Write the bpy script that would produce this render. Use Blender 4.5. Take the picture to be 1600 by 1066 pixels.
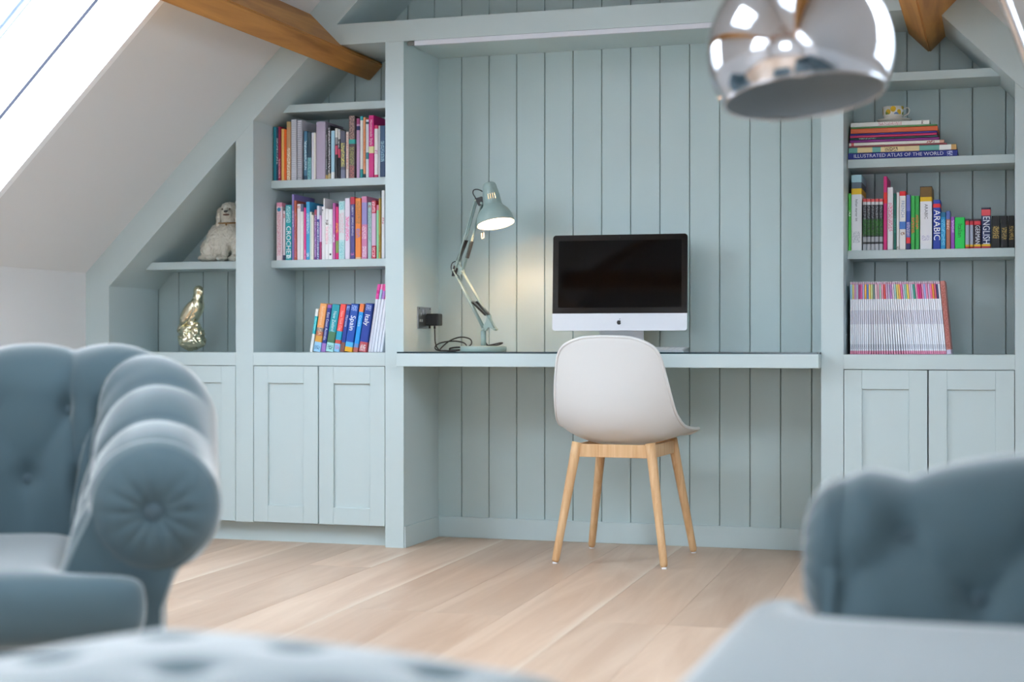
import bpy, bmesh, math, random
from mathutils import Vector, Matrix, Euler, noise as mnoise

# ---------------------------------------------------------------- camera, world, light
scene = bpy.context.scene
for _o in list(bpy.data.objects):
    bpy.data.objects.remove(_o, do_unlink=True)
COL = scene.collection
YAW = math.atan(765 / 2450.0)          # camera turned left of the wall's normal
CAM = Vector((0.0, -5.6, 0.78))
cam_data = bpy.data.cameras.new('camera')
cam_data.sensor_width = 36.0
cam_data.lens = 2450.0 / 1600.0 * 36.0
cam_data.shift_y = (538.0 - 533.0) / 1600.0
cam_data.clip_start = 0.02
cam_data.dof.use_dof = True
cam_data.dof.focus_distance = 5.6
cam_data.dof.aperture_fstop = 2.3
cam_data.dof.aperture_blades = 0
cam = bpy.data.objects.new('camera', cam_data)
COL.objects.link(cam)
cam.location = CAM
cam.rotation_euler = (math.pi / 2, 0, YAW)
scene.camera = cam

world = bpy.data.worlds.new('overcast_sky')
scene.world = world
world.use_nodes = True
_bg = world.node_tree.nodes['Background']
_bg.inputs[0].default_value = (0.82, 0.91, 1.0, 1)
SKY = 5.0
_bg.inputs[1].default_value = SKY

scene.view_settings.view_transform = 'Standard'
scene.view_settings.look = 'None'
scene.view_settings.exposure = 1.84
scene.view_settings.gamma = 1.0
scene.view_settings.use_curve_mapping = False
scene.cycles.use_denoising = True
scene.cycles.max_bounces = 10
scene.cycles.diffuse_bounces = 6
scene.cycles.glossy_bounces = 5
scene.cycles.transparent_max_bounces = 12
scene.cycles.caustics_reflective = False
scene.cycles.caustics_refractive = False
scene.cycles.sample_clamp_indirect = 6.0

# roof: left ceiling plane z = x + 4.645, right plane z = 1.881 - x, ridge at x = -1.382
RL, RR = 4.645, 1.881
MIDX = (RR - RL) / 2
ROOM_BACK = -8.6
# skylights: (side, x low, x high, y near, y far)
SKYLIGHTS = [('L', -3.46, -2.68, -2.05, -0.915), ('R', 0.66, 0.06, -2.6, -1.4),
             ('L', -2.40, -1.95, -4.1, -2.9), ('R', -0.36, -0.81, -4.1, -2.9), ('L', -3.46, -2.68, -7.0, -5.2),  # the high pair near the ridge is added to brighten the room
             ('R', 0.66, -0.08, -7.4, -5.4)]  # unseen rear opening, added to light the seat tops and armchair front
GABLE_WINDOW = (-1.9, -0.9, 0.8, 1.5)         # x, x, sill, head in the gable behind the sofas
S2 = math.sqrt(0.5)
def roof_point(side, x, y, out=0.0):
    if side == 'L':
        return Vector((x - out * S2, y, x + RL + out * S2))
    return Vector((x + out * S2, y, RR - x + out * S2))
for i, (sd, x0, x1, y0, y1) in enumerate(SKYLIGHTS):
    ld = bpy.data.lights.new('skylight_portal', 'AREA')
    ld.shape = 'RECTANGLE'
    ld.size = (y1 - y0)
    ld.size_y = abs(x1 - x0) / S2
    ld.cycles.is_portal = True
    lo = bpy.data.objects.new('skylight_portal', ld)
    COL.objects.link(lo)
    lo.location = roof_point(sd, (x0 + x1) / 2, (y0 + y1) / 2, 0.41)
    nrm = Vector((1, 0, -1)) if sd == 'L' else Vector((-1, 0, -1))
    lo.rotation_euler = nrm.to_track_quat('-Z', 'X').to_euler()

_ld = bpy.data.lights.new('gable_portal', 'AREA'); _ld.shape = 'RECTANGLE'; _ld.cycles.is_portal = True
_ld.size = GABLE_WINDOW[1] - GABLE_WINDOW[0]; _ld.size_y = GABLE_WINDOW[3] - GABLE_WINDOW[2]
_lo = bpy.data.objects.new('gable_portal', _ld); COL.objects.link(_lo)
_lo.location = ((GABLE_WINDOW[0] + GABLE_WINDOW[1]) / 2, ROOM_BACK - 0.12, (GABLE_WINDOW[2] + GABLE_WINDOW[3]) / 2)
_lo.rotation_euler = (-math.pi / 2, 0, math.pi)     # shines towards +y

# ---------------------------------------------------------------- helpers
def hexc(h, a=1.0):
    v = [int(h[i:i + 2], 16) / 255 for i in (0, 2, 4)]
    return tuple((c / 12.92 if c <= 0.04045 else ((c + 0.055) / 1.055) ** 2.4) for c in v) + (a,)

MATS = {}
def mat(name, color, rough=0.5, metal=0.0, spec=0.5, bump=None, var=None, coat=0.0, sheen=0.0):
    """plain procedural principled material; bump=(scale,strength), var=(scale,amount)"""
    if name in MATS:
        return MATS[name]
    m = bpy.data.materials.new(name); m.use_nodes = True
    nt = m.node_tree; p = nt.nodes['Principled BSDF']
    c = hexc(color) if isinstance(color, str) else color
    p.inputs['Base Color'].default_value = c
    p.inputs['Roughness'].default_value = rough
    p.inputs['Metallic'].default_value = metal
    p.inputs['Specular IOR Level'].default_value = spec
    p.inputs['Coat Weight'].default_value = coat
    p.inputs['Sheen Weight'].default_value = sheen
    p.inputs['Sheen Roughness'].default_value = 0.35
    p.inputs['Sheen Tint'].default_value = (1.0, 0.99, 0.96, 1)
    tc = None
    if bump or var:
        tc = nt.nodes.new('ShaderNodeTexCoord')
    if bump:
        n = nt.nodes.new('ShaderNodeTexNoise'); n.inputs['Scale'].default_value = bump[0]
        n.inputs['Detail'].default_value = 4
        nt.links.new(tc.outputs['Object'], n.inputs['Vector'])
        b = nt.nodes.new('ShaderNodeBump'); b.inputs['Strength'].default_value = bump[1]
        b.inputs['Distance'].default_value = 0.01
        nt.links.new(n.outputs['Fac'], b.inputs['Height'])
        nt.links.new(b.outputs['Normal'], p.inputs['Normal'])
    if var:
        n = nt.nodes.new('ShaderNodeTexNoise'); n.inputs['Scale'].default_value = var[0]
        n.inputs['Detail'].default_value = 3
        nt.links.new(tc.outputs['Object'], n.inputs['Vector'])
        mx = nt.nodes.new('ShaderNodeMix'); mx.data_type = 'RGBA'
        mx.inputs[6].default_value = tuple(x * (1 - var[1]) for x in c[:3]) + (1,)
        mx.inputs[7].default_value = tuple(min(1, x * (1 + var[1])) for x in c[:3]) + (1,)
        nt.links.new(n.outputs['Fac'], mx.inputs[0])
        nt.links.new(mx.outputs[2], p.inputs['Base Color'])
    MATS[name] = m
    return m

def wood(name, c1, c2, scale=(3, 3, 40), rough=0.5, per_object=0.0, c3=None):
    if name in MATS:
        return MATS[name]
    m = bpy.data.materials.new(name); m.use_nodes = True
    nt = m.node_tree; p = nt.nodes['Principled BSDF']
    p.inputs['Roughness'].default_value = rough
    tc = nt.nodes.new('ShaderNodeTexCoord')
    oi = nt.nodes.new('ShaderNodeObjectInfo')
    mp = nt.nodes.new('ShaderNodeMapping')
    mp.inputs['Scale'].default_value = scale
    nt.links.new(tc.outputs['Object'], mp.inputs['Vector'])
    ad = nt.nodes.new('ShaderNodeVectorMath'); ad.operation = 'ADD'
    sc = nt.nodes.new('ShaderNodeVectorMath'); sc.operation = 'SCALE'
    cb = nt.nodes.new('ShaderNodeCombineXYZ')
    for k in range(3):
        nt.links.new(oi.outputs['Random'], cb.inputs[k])
    nt.links.new(cb.outputs[0], sc.inputs[0]); sc.inputs['Scale'].default_value = 37.0
    nt.links.new(mp.outputs[0], ad.inputs[0]); nt.links.new(sc.outputs[0], ad.inputs[1])
    n = nt.nodes.new('ShaderNodeTexNoise'); n.inputs['Scale'].default_value = 1.0
    n.inputs['Detail'].default_value = 6; n.inputs['Roughness'].default_value = 0.6
    n.inputs['Distortion'].default_value = 0.8
    nt.links.new(ad.outputs[0], n.inputs['Vector'])
    rp = nt.nodes.new('ShaderNodeValToRGB')
    rp.color_ramp.elements[0].position = 0.3; rp.color_ramp.elements[0].color = hexc(c1)
    rp.color_ramp.elements[1].position = 0.7; rp.color_ramp.elements[1].color = hexc(c2)
    if c3:
        e = rp.color_ramp.elements.new(0.85); e.color = hexc(c3)
    nt.links.new(n.outputs['Fac'], rp.inputs[0])
    hs = nt.nodes.new('ShaderNodeHueSaturation')
    mr = nt.nodes.new('ShaderNodeMapRange')
    mr.inputs[3].default_value = 1 - per_object; mr.inputs[4].default_value = 1 + per_object
    nt.links.new(oi.outputs['Random'], mr.inputs[0])
    nt.links.new(mr.outputs[0], hs.inputs['Value'])
    nt.links.new(rp.outputs[0], hs.inputs['Color'])
    nt.links.new(hs.outputs[0], p.inputs['Base Color'])
    b = nt.nodes.new('ShaderNodeBump'); b.inputs['Strength'].default_value = 0.12
    b.inputs['Distance'].default_value = 0.004
    nt.links.new(n.outputs['Fac'], b.inputs['Height'])
    nt.links.new(b.outputs['Normal'], p.inputs['Normal'])
    MATS[name] = m
    return m

def emit_mat(name, color, strength):
    m = bpy.data.materials.new(name); m.use_nodes = True
    nt = m.node_tree; nt.nodes.clear()
    e = nt.nodes.new('ShaderNodeEmission'); o = nt.nodes.new('ShaderNodeOutputMaterial')
    e.inputs[0].default_value = color; e.inputs[1].default_value = strength
    nt.links.new(e.outputs[0], o.inputs[0])
    return m

def pane_mat(name, tint=(1, 1, 1, 1), rough=0.0):
    m = bpy.data.materials.new(name); m.use_nodes = True
    nt = m.node_tree; nt.nodes.clear()
    t = nt.nodes.new('ShaderNodeBsdfTransparent'); t.inputs[0].default_value = tint
    g = nt.nodes.new('ShaderNodeBsdfGlossy'); g.inputs['Roughness'].default_value = rough
    lw = nt.nodes.new('ShaderNodeLayerWeight'); lw.inputs[0].default_value = 0.5
    pw = nt.nodes.new('ShaderNodeMath'); pw.operation = 'POWER'; pw.inputs[1].default_value = 5.0
    f = nt.nodes.new('ShaderNodeMath'); f.operation = 'MULTIPLY_ADD'; f.inputs[1].default_value = 0.93; f.inputs[2].default_value = 0.035
    nt.links.new(lw.outputs['Facing'], pw.inputs[0]); nt.links.new(pw.outputs[0], f.inputs[0])
    x = nt.nodes.new('ShaderNodeMixShader'); o = nt.nodes.new('ShaderNodeOutputMaterial')
    nt.links.new(f.outputs[0], x.inputs[0]); nt.links.new(t.outputs[0], x.inputs[1])
    nt.links.new(g.outputs[0], x.inputs[2]); nt.links.new(x.outputs[0], o.inputs[0])
    return m

def link(name, me, material=None, parent=None, loc=(0, 0, 0), rot=(0, 0, 0)):
    o = bpy.data.objects.new(name, me)
    COL.objects.link(o)
    if material is not None and me is not None and len(me.materials) == 0:
        me.materials.append(material)
    o.parent = parent
    o.location = loc
    o.rotation_euler = rot
    return o

def tag(o, label=None, cat=None, group=None, kind=None):
    if label: o['label'] = label
    if cat: o['category'] = cat
    if group: o['group'] = group
    if kind: o['kind'] = kind
    return o

def empty(name, loc, label=None, cat=None, group=None, rz=0.0, kind=None):
    o = bpy.data.objects.new(name, None)
    o.empty_display_size = 0.1
    COL.objects.link(o)
    o.location = loc
    o.rotation_euler = (0, 0, rz)
    return tag(o, label, cat, group, kind)

def finish(bm, name, smooth=False):
    bmesh.ops.recalc_face_normals(bm, faces=bm.faces[:])
    me = bpy.data.meshes.new(name)
    bm.to_mesh(me); bm.free()
    if smooth:
        for p in me.polygons: p.use_smooth = True
    return me

def box_me(name, x0, x1, y0, y1, z0, z1, bev=0.0, seg=2):
    bm = bmesh.new()
    vs = [bm.verts.new((x, y, z)) for x in (x0, x1) for y in (y0, y1) for z in (z0, z1)]
    for f in ((0, 1, 3, 2), (4, 6, 7, 5), (0, 4, 5, 1), (2, 3, 7, 6), (0, 2, 6, 4), (1, 5, 7, 3)):
        bm.faces.new([vs[i] for i in f])
    if bev > 0:
        bmesh.ops.bevel(bm, geom=bm.edges[:], offset=bev, segments=seg, affect='EDGES', profile=0.5)
    return finish(bm, name)

def box(name, x0, x1, y0, y1, z0, z1, m, parent=None, bev=0.0, seg=2):
    """box in the parent's coordinates (parent empties carry no rotation when world coords are given)"""
    if parent is not None:
        px, py, pz = parent.location if parent.parent is None else (parent.parent.location + parent.location)
        x0 -= px; x1 -= px; y0 -= py; y1 -= py; z0 -= pz; z1 -= pz
    cx, cy, cz = (x0 + x1) / 2, (y0 + y1) / 2, z0
    return link(name, box_me(name, x0 - cx, x1 - cx, y0 - cy, y1 - cy, 0, z1 - z0, bev, seg), m, parent, (cx, cy, cz))

def prism_xz(name, pts, y0, y1, m, parent=None, bev=0.0):
    px, py, pz = (0, 0, 0)
    if parent is not None:
        px, py, pz = parent.location
    bm = bmesh.new()
    a = [bm.verts.new((x - px, y0 - py, z - pz)) for x, z in pts]
    b = [bm.verts.new((x - px, y1 - py, z - pz)) for x, z in pts]
    n = len(pts)
    bm.faces.new(a); bm.faces.new(b[::-1])
    for i in range(n):
        bm.faces.new([a[i], b[i], b[(i + 1) % n], a[(i + 1) % n]])
    if bev:
        bmesh.ops.recalc_face_normals(bm, faces=bm.faces[:])
        bmesh.ops.bevel(bm, geom=bm.edges[:], offset=bev, segments=1, affect='EDGES')
    return link(name, finish(bm, name), m, parent)

def catmull(pts, n=8, closed=False):
    P = [Vector(p) for p in pts]
    out = []
    m = len(P)
    for i in range(m if closed else m - 1):
        p0 = P[(i - 1) % m] if (closed or i > 0) else P[0] * 2 - P[1]
        p1 = P[i]; p2 = P[(i + 1) % m]
        p3 = P[(i + 2) % m] if (closed or i + 2 < m) else P[-1] * 2 - P[-2]
        for k in range(n):
            t = k / n
            out.append(0.5 * ((2 * p1) + (-p0 + p2) * t + (2 * p0 - 5 * p1 + 4 * p2 - p3) * t * t
                              + (-p0 + 3 * p1 - 3 * p2 + p3) * t ** 3))
    if not closed:
        out.append(P[-1])
    return out

def tube_me(name, pts, r, seg=10, closed=False, caps=True, r2=None):
    bm = bmesh.new()
    add_tube(bm, pts, r, seg, closed, caps, r2)
    return finish(bm, name, True)

def add_tube(bm, pts, r, seg=10, closed=False, caps=True, r2=None):
    P = [Vector(p) for p in pts]
    n = len(P)
    rings = []
    ref = None
    for i in range(n):
        if closed:
            t = (P[(i + 1) % n] - P[(i - 1) % n])
        else:
            t = P[min(i + 1, n - 1)] - P[max(i - 1, 0)]
        t.normalize()
        if ref is None:
            ref = Vector((0, 0, 1)) if abs(t.z) < 0.9 else Vector((1, 0, 0))
        u = (ref - t * ref.dot(t)).normalized()
        v = t.cross(u)
        ref = u
        rr = r if r2 is None else r + (r2 - r) * i / (n - 1)
        rings.append([bm.verts.new(P[i] + (u * math.cos(2 * math.pi * k / seg) + v * math.sin(2 * math.pi * k / seg)) * rr) for k in range(seg)])
    for i in range(n if closed else n - 1):
        a = rings[i]; b = rings[(i + 1) % n]
        for k in range(seg):
            bm.faces.new([a[k], a[(k + 1) % seg], b[(k + 1) % seg], b[k]])
    if caps and not closed:
        bm.faces.new(rings[0][::-1]); bm.faces.new(rings[-1])

def lathe_me(name, prof, seg=40, skip=None, smooth=True, close_bottom=False, close_top=False):
    """prof: list of (r, z). skip(i, k) -> True drops that quad"""
    bm = bmesh.new()
    rings = []
    for r, z in prof:
        if r < 1e-6:
            rings.append([bm.verts.new((0, 0, z))])
        else:
            rings.append([bm.verts.new((r * math.cos(2 * math.pi * k / seg), r * math.sin(2 * math.pi * k / seg), z)) for k in range(seg)])
    for i in range(len(rings) - 1):
        a, b = rings[i], rings[i + 1]
        for k in range(seg):
            if skip and skip(i, k):
                continue
            k2 = (k + 1) % seg
            if len(a) == 1 and len(b) == 1:
                continue
            if len(a) == 1:
                bm.faces.new([a[0], b[k2], b[k]])
            elif len(b) == 1:
                bm.faces.new([a[k], a[k2], b[0]])
            else:
                bm.faces.new([a[k], a[k2], b[k2], b[k]])
    if close_bottom and len(rings[0]) > 1: bm.faces.new(rings[0])
    if close_top and len(rings[-1]) > 1: bm.faces.new(rings[-1])
    return finish(bm, name, smooth)

def add_ellipsoid(bm, c, r, rot=(0, 0, 0), u=20, v=12):
    M = Matrix.Translation(Vector(c)) @ Euler(rot).to_matrix().to_4x4() @ Matrix.Diagonal((r[0], r[1], r[2], 1))
    bmesh.ops.create_uvsphere(bm, u_segments=u, v_segments=v, radius=1.0, matrix=M)

def blob(name, parts, m, parent=None, loc=(0, 0, 0), rot=(0, 0, 0), voxel=0.004, disp=None, smooth_it=4):
    """organic body: ellipsoids fused into one surface by a voxel remesh"""
    bm = bmesh.new()
    for p in parts:
        add_ellipsoid(bm, *p)
    o = link(name, finish(bm, name, True), m, parent, loc, rot)
    md = o.modifiers.new('fuse', 'REMESH'); md.mode = 'VOXEL'; md.voxel_size = voxel; md.use_smooth_shade = True
    if smooth_it:
        s = o.modifiers.new('soften', 'SMOOTH'); s.factor = 0.5; s.iterations = smooth_it
    if disp:
        tex = bpy.data.textures.new(name + '_relief', 'CLOUDS'); tex.noise_scale = disp[0]; tex.noise_depth = 2
        d = o.modifiers.new('relief', 'DISPLACE'); d.texture = tex; d.strength = disp[1]; d.mid_level = 0.5
        d.texture_coords = 'LOCAL'
    return o

_FONT_CACHE = {}
def text_me(body, size):
    cu = bpy.data.curves.new('lettering', 'FONT')
    cu.body = body; cu.size = size; cu.align_x = 'LEFT'; cu.align_y = 'CENTER'
    cu.resolution_u = 2
    o = bpy.data.objects.new('lettering_tmp', cu)
    COL.objects.link(o)
    dg = bpy.context.evaluated_depsgraph_get()
    me = bpy.data.meshes.new_from_object(o.evaluated_get(dg))
    bpy.data.objects.remove(o, do_unlink=True)
    return me

# ---------------------------------------------------------------- materials
PAINT = mat('pale_blue_green_paint', 'bdcccd', 0.32, spec=0.45, bump=(14, 0.015))
PAINT_BOARD = mat('pale_blue_green_board_paint', 'b6c7c7', 0.26, spec=0.5, bump=(10, 0.02))
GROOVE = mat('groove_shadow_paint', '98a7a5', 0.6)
WHITE = mat('white_emulsion', 'd8dadb', 0.8, bump=(60, 0.01))
WHITE_GLOSS = mat('white_gloss', 'f2f4f6', 0.3)
BEAM = wood('oak_beam', '925f28', 'd69a50', (9, 0.8, 9), 0.55, 0.05)
OAK = wood('pale_oak', 'c89a6a', 'e2bd90', (60, 60, 3), 0.45, 0.02)
PLANK = wood('whitewashed_oak_plank', 'b2947c', 'c9b09a', (9, 0.9, 9), 0.42, 0.08, 'd6c4af')
# pale sapwood along one edge of some planks
_nt = PLANK.node_tree; _p = _nt.nodes['Principled BSDF']; _src = _p.inputs['Base Color'].links[0].from_socket
_tc = _nt.nodes.new('ShaderNodeTexCoord'); _sx = _nt.nodes.new('ShaderNodeSeparateXYZ'); _nt.links.new(_tc.outputs['Object'], _sx.inputs[0])
_nz = _nt.nodes.new('ShaderNodeTexNoise'); _nz.inputs['Scale'].default_value = 1.6; _nt.links.new(_tc.outputs['Object'], _nz.inputs['Vector'])
_ma = _nt.nodes.new('ShaderNodeMath'); _ma.operation = 'MULTIPLY_ADD'; _ma.inputs[1].default_value = 0.05
_nt.links.new(_nz.outputs['Fac'], _ma.inputs[0]); _nt.links.new(_sx.outputs['X'], _ma.inputs[2])
_mr = _nt.nodes.new('ShaderNodeMapRange'); _mr.inputs[1].default_value = 0.118; _mr.inputs[2].default_value = 0.142
_mr.inputs[3].default_value = 0.0; _mr.inputs[4].default_value = 0.5
_nt.links.new(_ma.outputs[0], _mr.inputs[0])
_mx = _nt.nodes.new('ShaderNodeMix'); _mx.data_type = 'RGBA'
_oi = _nt.nodes.new('ShaderNodeObjectInfo'); _gt = _nt.nodes.new('ShaderNodeMath'); _gt.operation = 'GREATER_THAN'; _gt.inputs[1].default_value = 0.62
_nt.links.new(_oi.outputs['Random'], _gt.inputs[0])
_mu = _nt.nodes.new('ShaderNodeMath'); _mu.operation = 'MULTIPLY'; _nt.links.new(_mr.outputs[0], _mu.inputs[0]); _nt.links.new(_gt.outputs[0], _mu.inputs[1])
_nt.links.new(_mu.outputs[0], _mx.inputs[0]); _nt.links.new(_src, _mx.inputs[6]); _mx.inputs[7].default_value = hexc('d8ccba')
_nt.links.new(_mx.outputs[2], _p.inputs['Base Color'])
PLANK_GAP = mat('plank_joint', 'b5a490', 0.7)
FABRIC = mat('blue_grey_velvet', '455960', 0.9, sheen=1.0, bump=(420, 0.05), var=(3, 0.03))
FABRIC_BTN = mat('blue_grey_button', '465860', 0.85, sheen=0.2)
CHROME = mat('chrome', (0.62, 0.63, 0.66, 1), 0.05, 1.0)
BLACK = mat('black_plastic', '141414', 0.4)
STEEL = mat('brushed_steel', 'a8abb0', 0.32, 1.0)
SHELLW = mat('white_polypropylene', 'd6d6d4', 0.45)

# ---------------------------------------------------------------- the setting
def hexa(name, pts, m, parent=None, bev=0.0):
    """box from 8 world points: 0-3 inner quad, 4-7 outer quad"""
    off = parent.location if parent is not None else Vector((0, 0, 0))
    bm = bmesh.new()
    v = [bm.verts.new(Vector(p) - off) for p in pts]
    for f in ((0, 1, 2, 3), (7, 6, 5, 4), (0, 4, 5, 1), (1, 5, 6, 2), (2, 6, 7, 3), (3, 7, 4, 0)):
        bm.faces.new([v[i] for i in f])
    if bev:
        bmesh.ops.recalc_face_normals(bm, faces=bm.faces[:])
        bmesh.ops.bevel(bm, geom=bm.edges[:], offset=bev, segments=2, affect='EDGES')
    return link(name, finish(bm, name), m, parent)

def roof_slab(sd, x0, x1, y0, y1, o0, o1):
    c = [(x0, y0), (x1, y0), (x1, y1), (x0, y1)]
    return [roof_point(sd, x, y, o0) for x, y in c] + [roof_point(sd, x, y, o1) for x, y in c]

# ceiling: both slopes around the skylight openings, one mesh
bm = bmesh.new()
for sd in 'LR':
    holes = [s for s in SKYLIGHTS if s[0] == sd]
    eave = -3.574 if sd == 'L' else 0.81
    xs = sorted({eave, MIDX} | {v for h in holes for v in (h[1], h[2])})
    ys = sorted({ROOM_BACK, 0.0} | {v for h in holes for v in (h[3], h[4])})
    for a, b in zip(xs, xs[1:]):
        for c_, d_ in zip(ys, ys[1:]):
            mx, my = (a + b) / 2, (c_ + d_) / 2
            if any(min(h[1], h[2]) < mx < max(h[1], h[2]) and h[3] < my < h[4] for h in holes):
                continue
            v = [bm.verts.new(p) for p in roof_slab(sd, a, b, c_, d_, 0.0, 0.03)]
            for f in ((0, 1, 2, 3), (7, 6, 5, 4), (0, 4, 5, 1), (1, 5, 6, 2), (2, 6, 7, 3), (3, 7, 4, 0)):
                bm.faces.new([v[i] for i in f])
ceiling = tag(link('ceiling', finish(bm, 'ceiling'), WHITE), 'white sloping attic ceiling with skylight openings', kind='structure')

GLASS = pane_mat('window_glass', (0.96, 0.98, 1.0, 1))
SASH = mat('sash_grey_blue', '5f697e', 0.5)
SEAM = mat('dark_seam', '1a1c2c', 0.8)
for i, (sd, x0, x1, y0, y1) in enumerate(SKYLIGHTS):
    ctr = roof_point(sd, (x0 + x1) / 2, (y0 + y1) / 2)
    w = empty('window_%d' % (i + 1), ctr, ['roof window with white reveal above the eaves cupboard at left',
              'roof window in the right-hand slope before the bookcase',
              'roof window added for light near the ridge in the left slope', 'roof window added for light near the ridge in the right slope', 'roof window in the left slope behind the sofas',
              'roof window added for light in the right slope behind the sofas'][i], kind='structure')
    xa, xb = min(x0, x1), max(x0, x1)
    t = 0.03
    def frame(name, o0, o1, inset, thick, m):
        xa2, xb2, ya2, yb2 = xa + inset * S2, xb - inset * S2, y0 + inset, y1 - inset
        hexa(name, roof_slab(sd, xa2 - thick * S2, xb2 + thick * S2, yb2, yb2 + thick, o0, o1), m, w)
        hexa(name, roof_slab(sd, xa2 - thick * S2, xb2 + thick * S2, ya2 - thick, ya2, o0, o1), m, w)
        hexa(name, roof_slab(sd, xa2 - thick * S2, xa2, ya2, yb2, o0, o1), m, w)
        hexa(name, roof_slab(sd, xb2, xb2 + thick * S2, ya2, yb2, o0, o1), m, w)
    frame('lining', -0.001, 0.175, 0.0015, 0.03, WHITE_GLOSS)
    frame('seam', 0.175, 0.187, 0.0012, 0.03, SEAM)
    frame('frame', 0.187, 0.375, 0.0015, 0.04, WHITE_GLOSS)
    frame('sash', 0.375, 0.43, 0.004, 0.05, SASH)
    hexa('pane', roof_slab(sd, xa + 0.003, xb - 0.003, y0 + 0.004, y1 - 0.004, 0.395, 0.405), GLASS, w)

tag(box('wall_left', -3.70, -3.574, ROOM_BACK, 0.42, -0.03, 1.071, WHITE), 'white knee wall under the left slope', kind='structure')
tag(box('wall_right', 0.81, 0.94, ROOM_BACK, 0.42, -0.03, 1.071, WHITE), 'white knee wall under the right slope', kind='structure')
GX0, GX1, GZ0, GZ1 = GABLE_WINDOW
bm = bmesh.new()
def slab(pts, y0, y1):
    a = [bm.verts.new((x, y0, z)) for x, z in pts]; b = [bm.verts.new((x, y1, z)) for x, z in pts]
    bm.faces.new(a); bm.faces.new(b[::-1]); n = len(pts)
    for k in range(n):
        bm.faces.new([a[k], b[k], b[(k + 1) % n], a[(k + 1) % n]])
Yb0, Yb1 = ROOM_BACK - 0.1, ROOM_BACK
slab([(-3.6, -0.03), (0.84, -0.03), (0.84, GZ0), (-3.6, GZ0)], Yb0, Yb1)
slab([(-3.6, GZ0), (GX0, GZ0), (GX0, GZ1), (GX0, GX0 + RL), (-3.6, 1.07)], Yb0, Yb1)
slab([(GX1, GZ0), (0.84, GZ0), (0.84, 1.07), (GX1, RR - GX1)], Yb0, Yb1)
slab([(GX0, GZ1), (GX1, GZ1), (GX1, RR - GX1), (MIDX, 3.29), (GX0, GX0 + RL)], Yb0, Yb1)
tag(link('wall_near', finish(bm, 'wall_near'), WHITE), 'white gable wall with a wide window behind the sofas', kind='structure')
gw = empty('window_5', ((GX0 + GX1) / 2, ROOM_BACK - 0.05, GZ0), 'wide window in the gable behind the sofas', kind='structure')
xm_ = [GX0 + (GX1 - GX0) * k / 3 for k in range(4)]
for z0, z1 in ((GZ0, GZ0 + 0.05), (GZ1 - 0.05, GZ1)):
    box('frame', GX0, GX1, ROOM_BACK - 0.08, ROOM_BACK - 0.02, z0 + 0.0005, z1 - 0.0005, WHITE_GLOSS, gw)
for x in xm_:
    box('frame', max(GX0, x - 0.025) + 0.0005, min(GX1, x + 0.025) - 0.0005, ROOM_BACK - 0.079, ROOM_BACK - 0.021, GZ0 + 0.05, GZ1 - 0.05, WHITE_GLOSS, gw)
for a_, b_ in zip(xm_, xm_[1:]):
    box('pane', a_ + 0.025, b_ - 0.025, ROOM_BACK - 0.052, ROOM_BACK - 0.048, GZ0 + 0.05, GZ1 - 0.05, GLASS, gw)

# far gable wall clad with tongue-and-groove boards
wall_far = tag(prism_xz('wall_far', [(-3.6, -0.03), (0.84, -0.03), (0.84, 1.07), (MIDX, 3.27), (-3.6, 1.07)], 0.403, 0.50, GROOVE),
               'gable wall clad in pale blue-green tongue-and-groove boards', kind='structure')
PITCH = 0.1166
for k in range(-12, 25):
    xa = -2.084 + PITCH * (k - 1) + 0.0013
    xb = -2.084 + PITCH * k - 0.0013
    xa = max(xa, -3.464); xb = min(xb, 0.70)
    if xb - xa < 0.02:
        continue
    top = lambda x: min(x + 4.481, 1.717 - x) + 0.02
    pts = [(xa, 0.005), (xb, 0.005), (xb, top(xb))]
    if xa < MIDX < xb:
        pts.append((MIDX, top(MIDX)))
    pts.append((xa, top(xa)))
    b = prism_xz('board', pts, 0.39, 0.403, PAINT_BOARD, wall_far, bev=0.0016)

# floor of whitewashed oak planks running towards the gable
floor = tag(box('floor', -3.70, 0.94, ROOM_BACK, 0.42, -0.06, -0.0165, PLANK_GAP),
            'pale whitewashed oak plank floor', kind='structure')
rnd = random.Random(4)
PW = 0.2385
ROTP = math.radians(1.7)
plank_meshes = {}
def plank_mesh(L):
    key = round(L, 2)
    if key not in plank_meshes:
        me = box_me('plank', -PW / 2 + 0.0003, PW / 2 - 0.0003, -key / 2 + 0.0003, key / 2 - 0.0003, -0.016, 0.0, 0.0006, 1)
        me.materials.append(PLANK)
        plank_meshes[key] = me
    return plank_meshes[key]
for k in range(-9, 12):
    xm = -1.612 + PW * (k - 0.5)          # at y = -1
    y = 0.385
    first = rnd.choice([0.9, 1.3, 1.7, 2.1, 2.5])
    while y > ROOM_BACK + 0.1:
        L = first if first else rnd.choice([1.8, 2.2, 2.6])
        first = None
        L = min(L, y - ROOM_BACK)
        L = round(L, 2)
        yc = y - L / 2
        xc = xm - 0.0297 * (yc + 1)
        if -3.70 < xc < 0.95 and L > 0.15:
            o = bpy.data.objects.new('plank', plank_mesh(L))
            COL.objects.link(o)
            o.parent = floor
            o.location = Vector((xc, yc, 0.0)) - floor.location
            o.rotation_euler = (0, 0, ROTP)
        y -= L

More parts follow.
